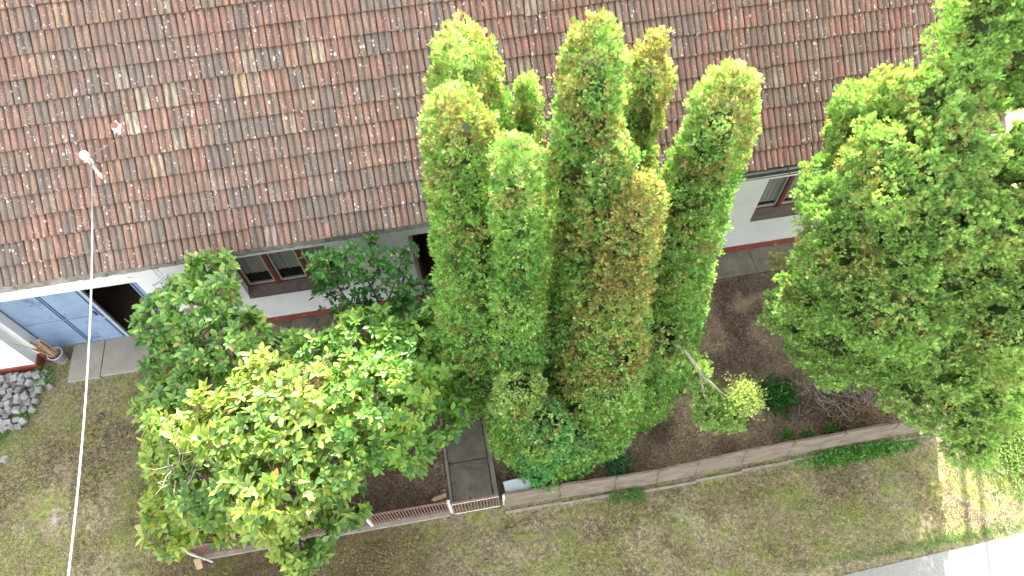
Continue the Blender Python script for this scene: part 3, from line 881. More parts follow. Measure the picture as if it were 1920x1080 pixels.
# ---- shapes: columns (vertical, with a radius profile) and blobs
class Column:
    def __init__(s, x, y, ztop, r1, r2, zbot=0.25, lean=(0, 0)):
        s.x, s.y, s.zt, s.zb, s.lean = x, y, ztop, zbot, lean
        L = ztop - zbot
        s.pz = np.array([0, 0.07, 0.2, 0.5, 1.1, 0.45 * L + .6, 0.80 * L + .1, 0.93 * L + .05, L])
        s.pz = np.maximum.accumulate(s.pz)
        s.pr = np.array([0.10 * r1, 0.42 * r1, 0.70 * r1, 0.93 * r1, 1.04 * r1, 0.5 * (r1 + r2), r2, 0.85 * r2, 0.3 * r2])
    def r(s, z): return np.interp(s.zt - z, s.pz, s.pr)
    def axis(s, z):
        t = (z - s.zb) / (s.zt - s.zb)
        return s.x + s.lean[0] * (1 - t), s.y + s.lean[1] * (1 - t)
    def area(s): return 2 * math.pi * np.mean(s.pr) * (s.zt - s.zb) * 1.1
    def sample(s, rnd, n):
        zz = np.linspace(s.zb, s.zt, 200); wgt = s.r(zz) * (1 + 0.5 * (zz > s.zt - 1.5)) + 0.12; cdf = np.cumsum(wgt); cdf /= cdf[-1]
        z = np.interp(rnd.rand(n), cdf, zz); th = rnd.rand(n) * 2 * math.pi
        r = s.r(z); dz = 0.05; slope = (s.r(z + dz) - s.r(z - dz)) / (2 * dz)
        ax, ay = s.axis(z)
        P = np.stack([ax + np.cos(th) * r, ay + np.sin(th) * r, z], 1)
        N = unit(np.stack([np.cos(th), np.sin(th), np.clip(-slope, -0.4, 4)], 1))
        return P, N
    def inside(s, P, k=0.8):
        ax, ay = s.axis(P[:, 2])
        return (P[:, 2] < s.zt - 0.1) & (P[:, 2] > s.zb) & (np.hypot(P[:, 0] - ax, P[:, 1] - ay) < k * s.r(P[:, 2]))
    def core(s, k=0.74):
        V, F = [], []
        zz = np.linspace(s.zb, s.zt - 0.5, 26)
        for i, z in enumerate(zz):
            ax, ay = s.axis(z)
            for j in range(12):
                t = 2 * math.pi * j / 12; rr = s.r(z) * k * min(1.0, 0.55 + (s.zt - 0.5 - z) * 0.6) * (0.9 + 0.14 * math.sin(i * 1.7 + j * 2.1))
                V.append((ax + math.cos(t) * rr, ay + math.sin(t) * rr, z))
        for i in range(25):
            for j in range(12):
                F.append((i*12 + j, i*12 + (j+1) % 12, (i+1)*12 + (j+1) % 12, (i+1)*12 + j))
        V.append((s.axis(zz[-1])[0], s.axis(zz[-1])[1], zz[-1])); q = len(V) - 1
        for j in range(0, 12, 2): F.append((q, 25*12 + j, 25*12 + (j+1) % 12, 25*12 + (j+2) % 12))
        return np.array(V), np.array(F)

class Blob:
    def __init__(s, x, y, z, r, sq=1.0):
        s.c = np.array([x, y, z]); s.rr = r; s.sq = sq
    def area(s): return 4 * math.pi * s.rr ** 2
    def sample(s, rnd, n):
        N = rand_unit(rnd, n)
        N = N[(N[:, 2] > -0.75)]
        return s.c + N * s.rr * np.array([1, 1, s.sq]), N
    def inside(s, P, k=0.8):
        q = (P - s.c) / np.array([1, 1, s.sq])
        return np.linalg.norm(q, axis=1) < k * s.rr
    def core(s, k=0.72):
        V, F = [], []
        for i in range(1, 8):
            p = math.pi * i / 8
            for j in range(12):
                t = 2 * math.pi * j / 12; q = s.rr * k * (0.88 + 0.14 * math.sin(i * 2.3 + j * 1.9))
                V.append(tuple(s.c + np.array([math.sin(p) * math.cos(t), math.sin(p) * math.sin(t), math.cos(p) * s.sq]) * q))
        for i in range(6):
            for j in range(12):
                F.append((i*12 + j, (i+1)*12 + j, (i+1)*12 + (j+1) % 12, i*12 + (j+1) % 12))
        return np.array(V), np.array(F)

G_DARK = np.array((0.070, 0.200, 0.045)); G_MID = np.array((0.18, 0.40, 0.085)); G_LIME = np.array((0.34, 0.50, 0.14))
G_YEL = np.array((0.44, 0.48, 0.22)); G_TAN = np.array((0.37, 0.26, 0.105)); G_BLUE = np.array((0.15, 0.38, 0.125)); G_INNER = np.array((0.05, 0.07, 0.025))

def conifer(name, label, shapes, base, seed, dens=1.0, tan=0.35, warm=0.3, blue=0.0, others=(), trunk_top=None, group='columnar conifers in the front garden', pale=0.0, lump=0.036, cat='conifer', size=0.048, corek=0.66):
    rnd = np.random.RandomState(seed)
    root = tag(empty(name, (base[0], base[1], 0)), label, cat, group)
    off = np.array([base[0], base[1], 0.0])
    parts = []; big_ = isinstance(shapes[0], Blob)
    for sh in shapes:
        n = int(sh.area() * 680 * dens)
        P, N = sh.sample(rnd, n)
        keep = np.ones(len(P), bool)
        for o in list(shapes) + list(others):
            if o is not sh: keep &= ~o.inside(P, 0.8 if (big_ or o in shapes) else 0.97)
        keep &= P[:, 2] > 0.12
        P, N = P[keep], N[keep]
        # lumps: two scales of bulge, holes where the fine noise is low
        b1 = vnoise(P, 2.6, seed) - 0.5; b2 = vnoise(P, 7.5, seed + 5) - 0.5
        P = P - N * (0.12 * rnd.rand(len(P)) ** 2)[:, None]
        P = P + N * rnd.uniform(-0.035, 0.03, (len(P), 1))
        P = P + N * (b1 * lump * 2.6 + b2 * lump * 3.0)[:, None]
        P = P + N * ((vnoise(P, 11.0, seed + 40) - 0.5) * 0.08)[:, None]
        if big_: P = P + N * ((vnoise(P, 1.5, seed + 30) - 0.5) * lump * 3.2)[:, None]
        hole = 0.5 * vnoise(P, 6.0, seed + 9) + 0.5 * vnoise(P, 10.0, seed + 41)
        keep = (hole > 0.37) | (rnd.rand(len(P)) < 0.15)
        P, N, b2 = P[keep], N[keep], b2[keep]
        K = 8; n = len(P)
        # fronds of one cluster
        Pc = np.repeat(P, K, 0); Nc = np.repeat(N, K, 0)
        jit = unit(rnd.normal(size=(n * K, 3)) + Nc * 0.4) * rnd.uniform(0.006, 0.026, (n * K, 1))
        Pf = Pc + jit
        up = np.array([0, 0, 1.0])
        D = unit(Nc * 0.30 + up * 0.50 + jit * 20 + rnd.normal(size=(n * K, 3)) * 0.30)
        Nn = unit(rnd.normal(size=(n * K, 3)) * 0.8 + Nc * 0.6)
        sz = size * rnd.uniform(0.65, 1.25, n * K)
        # colour: noise patches; leader tips also carry painted sunlight
        pn = vnoise(Pc, 1.7, seed + 20); pf = vnoise(Pc, 9.0, seed + 21); ptop = vnoise(Pc, 3.2, seed + 22)
        r = rnd.rand(n * K)
        g = np.clip((pn - (0.10 if big_ else 0.20)) * 1.6 + rnd.normal(size=n * K) * 0.22, 0, 1)[:, None]
        C = G_DARK * 0.55 + G_MID * 0.45
        C = C * (1 - g) + (G_MID * 0.45 + G_LIME * 0.55) * g
        wl = (np.repeat(rnd.rand(n), K) < warm * (0.4 + pf))[:, None] & (rnd.rand(n * K) < 0.8)[:, None]
        C = np.where(wl, G_LIME * rnd.uniform(0.8, 1.25, (n * K, 1)), C)
        tt = ((pf * 0.6 + ptop * 0.6 + rnd.normal(size=n * K) * 0.10) > (1.005 - tan * 0.62 * (0.45 + 0.75 * np.clip((Pc[:, 2] - 1.0) / 6.0, 0, 1))))[:, None]
        tt &= (rnd.rand(n * K) < 0.75)[:, None]
        C = np.where(tt, (G_TAN * 0.85 + C * 0.15) * rnd.uniform(0.8, 1.2, (n * K, 1)), C)
        if blue > 0:
            bb = (pn > 1 - blue)[:, None]; C = np.where(bb & ~tt, G_BLUE * rnd.uniform(0.8, 1.3, (n * K, 1)), C)
        if isinstance(sh, Column):      # paler leader tips, sunlight put into the frond colour
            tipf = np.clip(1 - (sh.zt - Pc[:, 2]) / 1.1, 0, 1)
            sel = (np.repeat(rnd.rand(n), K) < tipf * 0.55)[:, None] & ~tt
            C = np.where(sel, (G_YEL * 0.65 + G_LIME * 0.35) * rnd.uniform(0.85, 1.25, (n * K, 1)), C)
        if pale > 0: C = C * (1 - pale) + G_YEL * pale
        C = C * np.repeat(rnd.uniform(0.55, 1.25, (n, 1)), K, 0) * rnd.uniform(0.75, 1.25, (n * K, 1))
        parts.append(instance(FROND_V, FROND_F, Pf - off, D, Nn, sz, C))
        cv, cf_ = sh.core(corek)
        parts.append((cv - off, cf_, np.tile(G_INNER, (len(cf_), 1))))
    V, F, C = merge(parts); print('crown faces', len(F))
    link('crown', np_mesh('crown', V, F, C), root, M_CONIFER)
    tz = trunk_top or max((s.zt if isinstance(s, Column) else s.c[2]) for s in shapes) - 0.6
    tipx = shapes[0].axis(tz) if isinstance(shapes[0], Column) else (shapes[0].c[0], shapes[0].c[1])
    b = MB(); k = 6
    pts = [((tipx[0] - base[0]) * (i / k) ** 1.5, (tipx[1] - base[1]) * (i / k) ** 1.5, tz * i / k) for i in range(k + 1)]
    b.tube(pts, [0.10 - 0.085 * i / k for i in range(k + 1)], 8)
    b.build('trunk', M_BARK, root)
    return root

def col(x, y, z, r1, r2, zb=0.25, lean=(0, 0)): return Column(x, y, z, r1, r2, zb, lean)

cA = col(0.43, 5.95, 7.35, 0.41, 0.48); cB = col(0.235, 4.80, 7.58, 0.38, 0.70); cC = col(1.12, 6.0, 6.55, 0.21, 0.36)
cD = col(0.69, 4.20, 7.52, 0.22, 0.44); cE = col(1.50, 4.70, 8.28, 0.31, 0.50); cF = col(2.36, 5.42, 7.42, 0.24, 0.46)
cG = col(3.0, 4.82, 7.36, 0.35, 0.84); cH = col(1.90, 3.98, 6.95, 0.27, 0.80); cM = col(2.95, 4.72, 5.45, 0.42, 0.92)
cI = col(0.60, 3.75, 3.35, 0.38, 0.48); cJ = col(0.98, 3.42, 2.55, 0.44, 0.55); cL = col(1.95, 3.74, 3.4, 0.52, 0.62)
cN = col(1.45, 3.45, 2.0, 0.40, 0.50); cO = col(0.95, 4.55, 3.6, 0.30, 0.50)
cQ = col(2.75, 4.15, 3.4, 0.5, 0.62); cE2 = col(1.66, 4.30, 7.25, 0.26, 0.5)
CC = [cA, cB, cC, cD, cE, cF, cG, cH, cM, cI, cJ, cL, cN, cO, cQ, cE2]
def oth(*me): return [c for c in CC if c not in me]
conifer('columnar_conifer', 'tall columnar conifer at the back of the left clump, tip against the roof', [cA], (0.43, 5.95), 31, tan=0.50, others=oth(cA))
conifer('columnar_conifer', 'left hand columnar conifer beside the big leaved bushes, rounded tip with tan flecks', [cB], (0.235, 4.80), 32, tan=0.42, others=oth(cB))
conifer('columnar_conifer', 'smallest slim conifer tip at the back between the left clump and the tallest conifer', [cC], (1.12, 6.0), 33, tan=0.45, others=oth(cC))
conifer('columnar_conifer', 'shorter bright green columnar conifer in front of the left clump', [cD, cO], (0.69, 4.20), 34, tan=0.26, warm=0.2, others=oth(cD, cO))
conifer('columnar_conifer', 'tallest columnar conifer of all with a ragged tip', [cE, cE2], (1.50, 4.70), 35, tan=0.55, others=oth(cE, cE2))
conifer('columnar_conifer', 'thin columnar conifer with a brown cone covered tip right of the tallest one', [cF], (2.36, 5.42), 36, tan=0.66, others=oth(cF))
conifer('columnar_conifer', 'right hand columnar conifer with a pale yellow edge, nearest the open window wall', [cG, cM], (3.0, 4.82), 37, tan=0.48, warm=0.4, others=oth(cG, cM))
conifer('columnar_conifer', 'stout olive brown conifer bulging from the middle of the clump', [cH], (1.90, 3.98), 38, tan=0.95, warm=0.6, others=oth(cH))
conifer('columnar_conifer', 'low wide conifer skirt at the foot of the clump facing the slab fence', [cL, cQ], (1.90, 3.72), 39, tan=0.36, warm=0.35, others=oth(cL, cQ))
conifer('dwarf_conifer', 'low egg shaped conifer right beside the slab path', [cI], (0.60, 3.75), 40, tan=0.34, warm=0.5, others=oth(cI), group='low conifers by the gate')
conifer('dwarf_conifer', 'bluish green low conifer overhanging the slab fence and grey box', [cJ, cN], (0.98, 3.42), 41, tan=0.18, warm=0.4, blue=0.5, others=oth(cJ, cN), group='low conifers by the gate')

BUSH_REAR = [(-3.95, 6.08, 2.9, 0.58), (-4.6, 6.04, 2.5, 0.51), (-4.69, 5.53, 2.0, 0.52), (-3.62, 5.33, 2.6, 0.7), (-3.27, 4.73, 2.4, 0.57), (-3.68, 6.24, 3.2, 0.37), (-5.0, 5.19, 1.6, 0.39), (-3.95, 4.8, 2.3, 0.65), (-2.77, 5.23, 2.3, 0.38), (-3.33, 5.42, 2.5, 0.5), (-3.82, 6.35, 3.45, 0.18)]
BUSH_FRONT = [(-4.26, 4.14, 2.4, 0.59), (-3.27, 3.83, 3.0, 0.7), (-2.44, 3.8, 3.1, 0.62), (-2.09, 3.3, 2.8, 0.62), (-2.82, 3.06, 2.8, 0.76), (-3.83, 3.35, 2.4, 0.68), (-4.6, 3.33, 1.8, 0.39), (-4.74, 2.95, 1.5, 0.33), (-2.76, 2.51, 2.0, 0.49), (-2.83, 2.26, 1.6, 0.25), (-2.14, 2.85, 2.0, 0.42), (-1.92, 3.9, 2.8, 0.49), (-2.94, 4.45, 2.9, 0.46), (-4.71, 4.79, 2.0, 0.37), (-4.56, 3.83, 2.0, 0.4), (-3.74, 2.98, 2.0, 0.46)]
BUSH_PATH = [(-2.25, 4.72, 2.6, 0.6), (-1.43, 4.94, 2.6, 0.65), (-0.83, 4.65, 2.4, 0.7), (-1.46, 3.9, 2.8, 0.8), (-0.86, 4.02, 2.0, 0.66), (-1.18, 3.63, 1.8, 0.49), (-0.5, 4.54, 1.7, 0.43), (-0.47, 5.06, 2.2, 0.51)]
BUSH_WALL = [(-2.07, 6.41, 2.8, 0.33), (-1.55, 6.42, 2.8, 0.34), (-1.96, 6.19, 2.2, 0.43), (-1.03, 6.16, 2.4, 0.32), (-1.0, 5.76, 2.0, 0.4), (-1.45, 5.73, 2.2, 0.35), (-0.68, 6.4, 2.9, 0.14), (-0.89, 6.3, 2.8, 0.22), (-0.69, 5.9, 2.2, 0.3), (-0.85, 5.13, 2.2, 0.39)]
BIG = [(5.83, 5.89, 5.0, 0.43), (5.91, 5.47, 5.6, 0.49), (5.9, 5.12, 6.2, 0.39), (5.83, 4.51, 6.0, 0.44), (5.44, 4.52, 5.6, 0.71), (5.57, 5.36, 4.6, 0.43), (5.26, 4.49, 4.6, 0.67), (5.76, 4.11, 5.0, 0.73), (5.29, 4.3, 3.4, 0.66), (5.69, 3.81, 3.8, 0.81), (5.18, 4.31, 2.6, 0.43), (5.61, 3.91, 2.4, 0.54), (6.23, 3.56, 2.6, 0.61)]
PALE = [(6.48, 3.91, 5.2, 0.52), (6.44, 3.81, 4.4, 0.52), (7.05, 3.11, 4.0, 0.63), (6.8, 3.33, 3.2, 0.72), (6.77, 3.02, 2.2, 0.51), (7.21, 2.6, 2.4, 0.59), (7.33, 2.16, 1.8, 0.33), (7.78, 2.93, 2.6, 0.48), (7.0, 3.58, 4.6, 0.48), (7.06, 4.57, 5.4, 0.37), (7.51, 5.04, 5.4, 0.29), (7.24, 3.93, 5.2, 0.59), (7.59, 3.23, 4.2, 0.7)]
CORNER = [(6.14, 5.25, 7.0, 0.44), (6.29, 5.48, 6.5, 0.31), (6.92, 5.55, 5.8, 0.41), (6.35, 5.3, 7.2, 0.51), (6.81, 5.41, 6.4, 0.44), (7.13, 5.25, 6.4, 0.5), (6.0, 5.45, 7.4, 0.34), (7.34, 5.33, 5.8, 0.25)]

def bl(L, sq=1.0): return [Blob(*q[:3], q[3], sq) for q in L]
big = bl(BIG); palet = bl(PALE); corner = bl(CORNER)
low = [Column(6.55, 4.6, 3.6, 0.7, 1.0, 0.6), Column(7.5, 3.9, 3.2, 0.7, 0.9, 0.7)]
conifer('spreading_conifer', 'huge spreading conifer at the right hiding the end of the house', big + low[:1], (6.9, 4.6), 51, dens=1.0, tan=0.40, warm=0.5, pale=0.10, others=palet + corner, group=None, lump=0.12, size=0.056, corek=0.70, trunk_top=4.6)
conifer('spreading_conifer', 'pale yellow green conifer at the right edge drooping over the verge', palet + low[1:], (7.9, 3.9), 52, dens=0.85, tan=0.40, warm=0.8, pale=0.15, others=big, group=None, lump=0.12, size=0.056, corek=0.70, trunk_top=3.6)
conifer('spreading_conifer', 'conifer filling the top right corner over the roof edge', corner, (7.3, 5.9), 53, dens=0.85, tan=0.30, warm=0.6, others=big, group=None, lump=0.12, size=0.056, corek=0.70, trunk_top=5.6)

# young conifer leaning out of the clump, pale tip, bare grey stem
root = conifer('leaning_conifer', 'young conifer leaning over bare soil with a bare grey stem and creamy yellow tip',
        [Blob(4.02, 3.30, 2.0, 0.27), Blob(3.98, 3.16, 1.66, 0.22), Blob(3.72, 3.33, 1.50, 0.27), Blob(3.50, 3.55, 1.9, 0.16), Blob(3.38, 3.76, 2.4, 0.19), Blob(3.72, 3.52, 1.85, 0.20), Blob(3.2, 3.95, 2.55, 0.2)],
        (3.0, 4.2), 60, dens=1.1, tan=0.15, warm=0.8, group=None, trunk_top=2.2, pale=0.12, lump=0.05, corek=0.5)
b = MB()
b.tube([(-0.05, -0.25, 3.1), (0.15, -0.35, 2.9), (0.42, -0.55, 2.45), (0.75, -0.75, 2.1), (0.98, -0.9, 2.0)], [0.026, 0.026, 0.022, 0.014, 0.008], 7)
b.tube([(0.38, -0.5, 2.5), (0.5, -0.72, 2.0), (0.66, -0.85, 1.6)], [0.02, 0.014, 0.008], 6)
b.build('bough', M_GREYTWIG, root)
def sprig(parent, name, P, N_, col_, seed, n, spread, size, mat):
    rnd = np.random.RandomState(seed)
    pos = np.array(P) + rnd.normal(size=(n, 3)) * spread
    D = unit(np.array(N_) + rnd.normal(size=(n, 3)) * 0.6)
    C = np.array(col_) * rnd.uniform(0.75, 1.25, (n, 1))
    V, F, C = instance(FROND_V, FROND_F, pos, D, rand_unit(rnd, n), size * rnd.uniform(.7, 1.3, n), C)
    return link(name, np_mesh(name, V, F, C), parent, mat)
sprig(root, 'pale_tip', (1.05, -0.88, 2.16), (0.2, 0, 1), (0.38, 0.44, 0.15), 61, 3200, (0.105, 0.12, 0.06), 0.05, M_CONIFER)

# ---- broad leaved bushes
def bush(name, label, blobs, base, seed, dens, leaf, pal, wts, twigs=60, group='big leaved bushes filling the left of the garden', brown=0.0, sparse=0.34):
    rnd = np.random.RandomState(seed)
    root = tag(empty(name, (base[0], base[1], 0)), label, 'bush', group)
    off = np.array([base[0], base[1], 0.0]); parts = []; tips = []
    for sh in blobs:
        n = int(sh.area() * dens)
        P, N = sh.sample(rnd, n)
        inner = rnd.rand(len(P)) ** 2.2 * 0.42
        P = sh.c + (P - sh.c) * (1 - inner[:, None])
        P = P + N * ((vnoise(P, 2.4, seed) - 0.5) * 0.34)[:, None]
        keep = np.ones(len(P), bool)
        for o in blobs:
            if o is not sh: keep &= ~o.inside(P, 0.6)
        keep &= (vnoise(P, 3.1, seed + 3) > sparse) & (P[:, 2] > 0.1)
        P, N = P[keep], N[keep]
        tips.append(P[rnd.rand(len(P)) < 0.10])
        K = 7; n = len(P)
        axis = unit(N * 0.7 + np.array([0, 0, 0.7]) + rnd.normal(size=(n, 3)) * 0.35)
        r1 = unit(np.cross(axis, rand_unit(rnd, n))); r2 = np.cross(axis, r1)
        pn = vnoise(P, 1.3, seed + 7)
        for k in range(K):
            th = 2.4 * k + rnd.rand(n) * 0.6
            out = r1 * np.cos(th)[:, None] + r2 * np.sin(th)[:, None]
            open_ = rnd.uniform(0.45, 1.25, n)[:, None]
            D = unit(out * open_ + axis * (0.35 + 0.45 * (k / K)))
            D[:, 2] -= 0.10; D = unit(D)
            Nn = unit(axis * 1.0 - out * 0.3 + rnd.normal(size=(n, 3)) * 0.22)
            pos = P - axis * (0.05 * (K - k) / K) + out * 0.008
            r = np.clip(0.5 + (pn - 0.5) * 0.8 + rnd.normal(size=n) * 0.22, 0, 0.999)
            edges = np.cumsum(wts); idx = np.searchsorted(edges / edges[-1], r)
            C = np.array(pal)[np.clip(idx, 0, len(pal) - 1)] * rnd.uniform(0.8, 1.25, (n, 1))
            rare = rnd.rand(n) < 0.015
            C[rare] = (0.42, 0.33, 0.10)
            rare = rnd.rand(n) < brown
            C[rare] = (0.17, 0.125, 0.06)
            sz = leaf * rnd.uniform(0.45, 1.25, n)
            parts.append(instance(LEAF_V, LEAF_F, pos - off, D, Nn, sz, C, rnd.uniform(0.85, 1.2, n)))
    V, F, C = merge(parts)
    link('foliage', np_mesh('foliage', V, F, C), root, M_LEAF)
    tips = np.concatenate(tips)
    b = MB(); rr = random.Random(seed)
    for sh in blobs:
        e = Vector(sh.c - off); a = Vector((rr.uniform(-.12, .12), rr.uniform(-.12, .12), 0))
        mid = a.lerp(e, 0.5) + Vector((rr.uniform(-.15, .15), rr.uniform(-.15, .15), 0.1))
        b.tube([a, mid, e], [0.035, 0.025, 0.012], 6)
    b.build('trunk', M_BARK, root)
    b = MB()
    for k in range(min(twigs, len(tips))):
        p = tips[rnd.randint(len(tips))]; sh = min(blobs, key=lambda s: np.linalg.norm(s.c - p))
        a = Vector(sh.c - off); e = Vector(p - off); mid = a.lerp(e, 0.55) + Vector((rr.uniform(-.06, .06), rr.uniform(-.06, .06), rr.uniform(0, .08)))
        b.tube([a, mid, e], [0.010, 0.006, 0.003], 4, caps=False)
    b.build('twig', M_GREYTWIG, root)
    return root
PAL_SUN = [(0.06, 0.15, 0.035), (0.13, 0.23, 0.05), (0.21, 0.30, 0.065), (0.28, 0.35, 0.06), (0.38, 0.38, 0.09)]
PAL_DIM = [(0.06, 0.15, 0.04), (0.11, 0.24, 0.055), (0.18, 0.32, 0.07), (0.26, 0.40, 0.10), (0.36, 0.45, 0.14)]
PAL_DK = [(0.06, 0.15, 0.03), (0.11, 0.235, 0.04), (0.175, 0.31, 0.055), (0.25, 0.36, 0.065), (0.38, 0.42, 0.09)]
bush('broadleaf_bush', 'dim green leafy bush with brown seed heads below the blue garage opening', bl(BUSH_REAR), (-4.0, 5.5), 71, 62, 0.125, PAL_DIM, [1.5, 2.5, 3, 2.5, 1.4], 140, brown=0.07)
bush('broadleaf_bush', 'big sunlit yellow green leafy bush hanging over the rusty fence', bl(BUSH_FRONT), (-3.2, 3.7), 72, 60, 0.140, PAL_SUN, [2, 3, 3, 2.2, 0.8], 120, brown=0.02)
bush('broadleaf_bush', 'deep green glossy leafy bush beside the slab path', bl(BUSH_PATH), (-1.4, 4.5), 73, 62, 0.128, PAL_DK, [1.5, 3, 3, 2, 0.8], 60)
bush('broadleaf_bush', 'dark thin leafy bush growing against the white wall and window', bl(BUSH_WALL), (-1.5, 6.2), 74, 52, 0.105, [(0.035, 0.11, 0.025), (0.055, 0.16, 0.03), (0.08, 0.21, 0.04), (0.13, 0.27, 0.05)], [3, 3, 2, 1], 60, sparse=0.36)

# dead twigs and seed heads in the bushes
def twig_tangle(name, label, c, ext, n, seed, ln, mat, cat, rad=0.006, up=0.3, kind=None, group=None):
    rr = random.Random(seed); b = MB()
    for k in range(n):
        a = Vector((rr.gauss(0, ext[0]), rr.gauss(0, ext[1]), abs(rr.gauss(0, ext[2]))))
        d = Vector((rr.gauss(0, 1), rr.gauss(0, 1), rr.gauss(up, 0.6))).normalized(); l = ln * rr.uniform(.4, 1.2)
        m1 = a + d * l * .5 + Vector((rr.gauss(0, .05), rr.gauss(0, .05), rr.gauss(0, .03))); e = a + d * l + Vector((0, 0, -0.04))
        b.tube([a, m1, e], [rad, rad * .8, rad * .35], 4, caps=False)
    o = b.build(name, mat); o.location = c
    return tag(o, label, cat, group, kind)
twig_tangle('dead_branch', 'bare whitish twigs sticking out of the front bush', (-4.02, 3.55, 2.75), (0.20, 0.22, 0.12), 34, 5, 0.35, M_GREYTWIG, 'branch', 0.007)
twig_tangle('dead_branch', 'tangle of grey dead twigs in the gap under the huge right conifer', (6.65, 3.82, 0.25), (0.42, 0.22, 0.20), 260, 6, 0.42, M_GREYTWIG, 'branch', 0.006)
twig_tangle('brushwood', 'heap of dry straw coloured brushwood against the end of the slab fence', (6.9, 3.35, 0.04), (0.35, 0.14, 0.10), 220, 8, 0.30, M_STICK, 'brushwood', 0.004)
twig_tangle('climbing_stem', 'bare dark climber stems on the white wall beside the blue door', (-4.85, 7.08, 1.6), (0.22, 0.03, 0.35), 30, 9, 0.35, M_BARK, 'climber', 0.005)
twig_tangle('dead_branch', 'dry brown twigs at the side of the conifers near the house door', (-0.35, 5.9, 1.3), (0.22, 0.25, 0.4), 70, 12, 0.4, M_GREYTWIG, 'branch', 0.005)
# dry conifer bough poking out in front of the plinth
rt = tag(empty('dry_bough', (6.5, 6.15, 0.9)), 'dry pale conifer bough reaching in front of the red plinth', 'branch')
b = MB(); b.tube([(0.3, -.1, -.1), (0, 0.05, 0.0), (-0.25, 0.25, 0.03)], [0.014, 0.01, 0.004], 5)
b.tube([(0.05, 0.03, 0), (-0.2, 0.02, 0.02), (-0.38, 0.08, 0.0)], [0.01, 0.007, 0.003], 5); b.build('stem', M_GREYTWIG, rt)
sprig(rt, 'needles', (-0.28, 0.20, 0.03), (-1, 0.6, 0.2), (0.36, 0.33, 0.13), 14, 60, (0.09, 0.10, 0.02), 0.13, M_CONIFER)
sprig(rt, 'needles', (-0.33, 0.06, 0.0), (-1, 0.1, 0.2), (0.36, 0.33, 0.13), 15, 40, (0.08, 0.04, 0.02), 0.12, M_CONIFER)

# ---- weeds
def weed(name, label, c, ext, n, hgt, width, pal, seed, cat='weed', kind=None, group=None):
    rnd = np.random.RandomState(seed)
    pos = rnd.normal(size=(n, 3)) * np.array([ext[0], ext[1], 0.0]); pos[:, 2] = rnd.uniform(0.0, hgt * 0.55, n)
    D = unit(rnd.normal(size=(n, 3)) * np.array([1, 1, 0.5]) + np.array([0, 0, 0.55]))
    Nn = unit(np.array([0, 0, 1.0]) + rnd.normal(size=(n, 3)) * 0.4)
    C = np.array(pal)[rnd.randint(0, len(pal), n)] * rnd.uniform(.75, 1.25, (n, 1))
    V, F, C = instance(LEAF_V, LEAF_F, pos, D, Nn, hgt * rnd.uniform(.5, 1.0, n), C, np.full(n, width))
    o = link(name, np_mesh(name, V, F, C), None, M_LEAF); o.location = c
    return tag(o, label, cat, group, kind)
BG = [(0.07, 0.20, 0.09), (0.10, 0.26, 0.12)]; LG = [(0.07, 0.20, 0.03), (0.10, 0.27, 0.04), (0.13, 0.30, 0.06)]
weed('weed', 'bluish spiky weed growing behind the slab fence beside the low conifers', (2.30, 3.14, 0.04), (0.10, 0.13, 0), 240, 0.20, 0.35, BG, 80)
weed('grass_tuft', 'small bright grass tuft at the outer foot of the slab fence', (2.45, 2.66, 0.0), (0.08, 0.07, 0), 160, 0.15, 0.2, LG, 81, 'grass tuft')
weed('grass_tuft', 'thin drooping grass tuft over the kerb left of the bright one', (2.15, 2.68, 0.0), (0.08, 0.08, 0), 90, 0.17, 0.15, LG, 82, 'grass tuft')
weed('weed', 'small green weed nearest the creamy tipped conifer inside the slab fence', (5.40, 3.20, 0.05), (0.05, 0.05, 0), 60, 0.11, 0.8, LG, 83)
weed('weed', 'small round weed in the middle of three inside the slab fence', (5.78, 3.15, 0.05), (0.05, 0.04, 0), 60, 0.09, 0.8, LG, 84)
weed('weed', 'rightmost of three small weeds inside the slab fence', (6.22, 3.16, 0.05), (0.05, 0.04, 0), 55, 0.10, 0.8, LG, 85)
weed('low_shrub', 'low green plant on the bare soil at the left foot of the huge right conifer', (5.42, 3.95, 0.04), (0.20, 0.13, 0), 520, 0.20, 0.5, [(0.03, 0.11, 0.02), (0.05, 0.17, 0.03)], 86, 'plant')
weed('weed', 'green leaves growing among the setts nearest the bucket', (-8.15, 6.70, 0.05), (0.12, 0.12, 0), 150, 0.10, 0.8, LG, 87)
weed('weed', 'green leaves growing at the lower edge of the sett heap', (-8.28, 6.10, 0.02), (0.09, 0.10, 0), 90, 0.09, 0.8, LG, 88)
weed('grass_tuft', 'bright grass patch at the left edge below the sett heap', (-8.75, 5.62, 0.0), (0.12, 0.10, 0), 260, 0.10, 0.25, LG, 89, 'grass tuft')
for k, (x, y, n) in enumerate([(5.72, 2.62, 150), (6.08, 2.65, 170), (6.45, 2.68, 190), (6.85, 2.72, 200), (7.25, 2.78, 200)]): pass
weed('ground_cover', 'bright green creeping weeds along the outer foot of the slab fence', (6.55, 2.66, 0.0), (0.45, 0.06, 0), 1500, 0.10, 0.8, LG, 90, 'weeds', kind='stuff')
weed('verge_weeds', 'tall sunlit weeds on the verge at the right edge', (9.6, 2.5, 0.0), (0.55, 0.6, 0), 9000, 0.12, 0.35, [(0.10, 0.22, 0.04), (0.16, 0.28, 0.06), (0.26, 0.30, 0.10)], 91, 'weeds', kind='stuff')
weed('kerb_grass', 'grass fringe along the edge of the pale road', (7.6, 1.02, 0.0), (1.5, 0.05, 0), 1600, 0.08, 0.2, LG, 92, 'grass', kind='stuff')

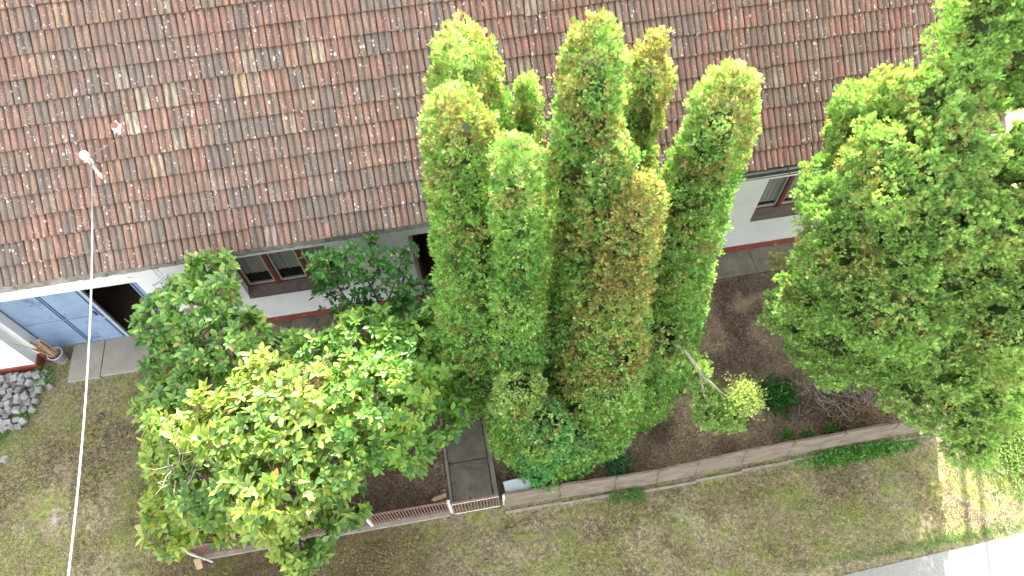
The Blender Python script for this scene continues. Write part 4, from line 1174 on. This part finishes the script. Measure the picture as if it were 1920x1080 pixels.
# ---- grass and litter as real blades
def scatter(name, label, region, n, hgt, wid, pal, seed, mat, flat=0.0, cat='grass', patch=None, z0=0.0):
    rnd = np.random.RandomState(seed)
    x0, x1, y0, y1 = region
    P = np.stack([rnd.uniform(x0, x1, n), rnd.uniform(y0, y1, n), np.zeros(n)], 1)
    dn = vnoise(P, 1.3, seed) * 0.6 + vnoise(P, 4.5, seed + 1) * 0.4
    if patch: P = P[(dn > patch[0]) | (rnd.rand(n) < patch[1])]
    bad = np.zeros(len(P), bool)
    X, Y_ = P[:, 0], P[:, 1]
    if mat is M_GRASS:
        bad |= (X > -5.02) & (X < 9.2) & (Y_ > 2.62) & (Y_ < 7.3)
        bad |= (X > -7.65) & (Y_ > 6.50); bad |= (Y_ < 0.98) & (X > 3)
        bad |= (X < -7.9) & (Y_ > 5.95)
        bad |= (np.hypot((X + 7.55) / 0.35, (Y_ - 4.1) / 0.55) < 1 - 0.4 * rnd.rand(len(P)))
    else:
        bad |= (X > -0.74) & (X < 0.15)
    P = P[~bad]; n = len(P)
    gr = vnoise(P, 1.9, 77)
    th = rnd.rand(n) * 2 * math.pi
    lean = rnd.uniform(0.4, 1.6, n) if flat == 0 else np.full(n, flat) * rnd.uniform(.6, 1.5, n)
    D = unit(np.stack([np.cos(th) * lean, np.sin(th) * lean, np.ones(n)], 1))
    side = np.stack([-np.sin(th), np.cos(th), np.zeros(n)], 1)
    h = (hgt * rnd.uniform(.5, 1.3, n))[:, None]; w_ = (wid * rnd.uniform(.6, 1.3, n))[:, None]
    P[:, 2] += z0
    V = np.stack([P - side * w_, P + side * w_, P + D * h + side * w_ * .3, P + D * h - side * w_ * .3], 1).reshape(-1, 3)
    F = np.arange(n * 4).reshape(n, 4)
    pal = np.array(pal); k = np.clip(((gr - 0.25) * 1.5 + rnd.normal(size=n) * 0.22) * len(pal), 0, len(pal) - 1).astype(int)
    C = pal[k] * rnd.uniform(.7, 1.3, (n, 1))
    o = link(name, np_mesh(name, V, F, C), None, mat)
    return tag(o, label, cat, None, 'stuff')
scatter('grass', 'short half dry mown grass of the lawn outside the fence', (-10.2, 10.5, -0.6, 7.0), 300000, 0.045, 0.0055,
        [(0.13, 0.095, 0.055), (0.32, 0.26, 0.16), (0.22, 0.18, 0.09), (0.38, 0.33, 0.19), (0.22, 0.22, 0.065), (0.17, 0.22, 0.05), (0.27, 0.32, 0.09)], 101, M_GRASS, patch=(0.40, 0.35))
scatter('leaf_litter', 'dry brown needle and twig litter on the soil of the garden bed', (-4.9, 8.8, 3.0, 6.5), 110000, 0.065, 0.0042,
        [(0.06, 0.035, 0.025), (0.12, 0.08, 0.05), (0.26, 0.19, 0.12), (0.40, 0.32, 0.21), (0.17, 0.11, 0.065)], 102, M_LITTER, flat=5.0, cat='litter', z0=0.05)

# brown seed heads caught in the bush tops
for k, (c, lab) in enumerate([((-2.75, 4.25, 3.05), 'brown matted seed heads on top of the leafy bushes, nearer the garage'), ((-2.15, 4.15, 3.25), 'pale bleached seed heads on top of the sunlit bush, nearer the path')]):
    twig_tangle('seed_heads', lab, c, (0.20, 0.13, 0.07), 300, 30 + k, 0.09, M_STICK, 'seed heads', 0.005)
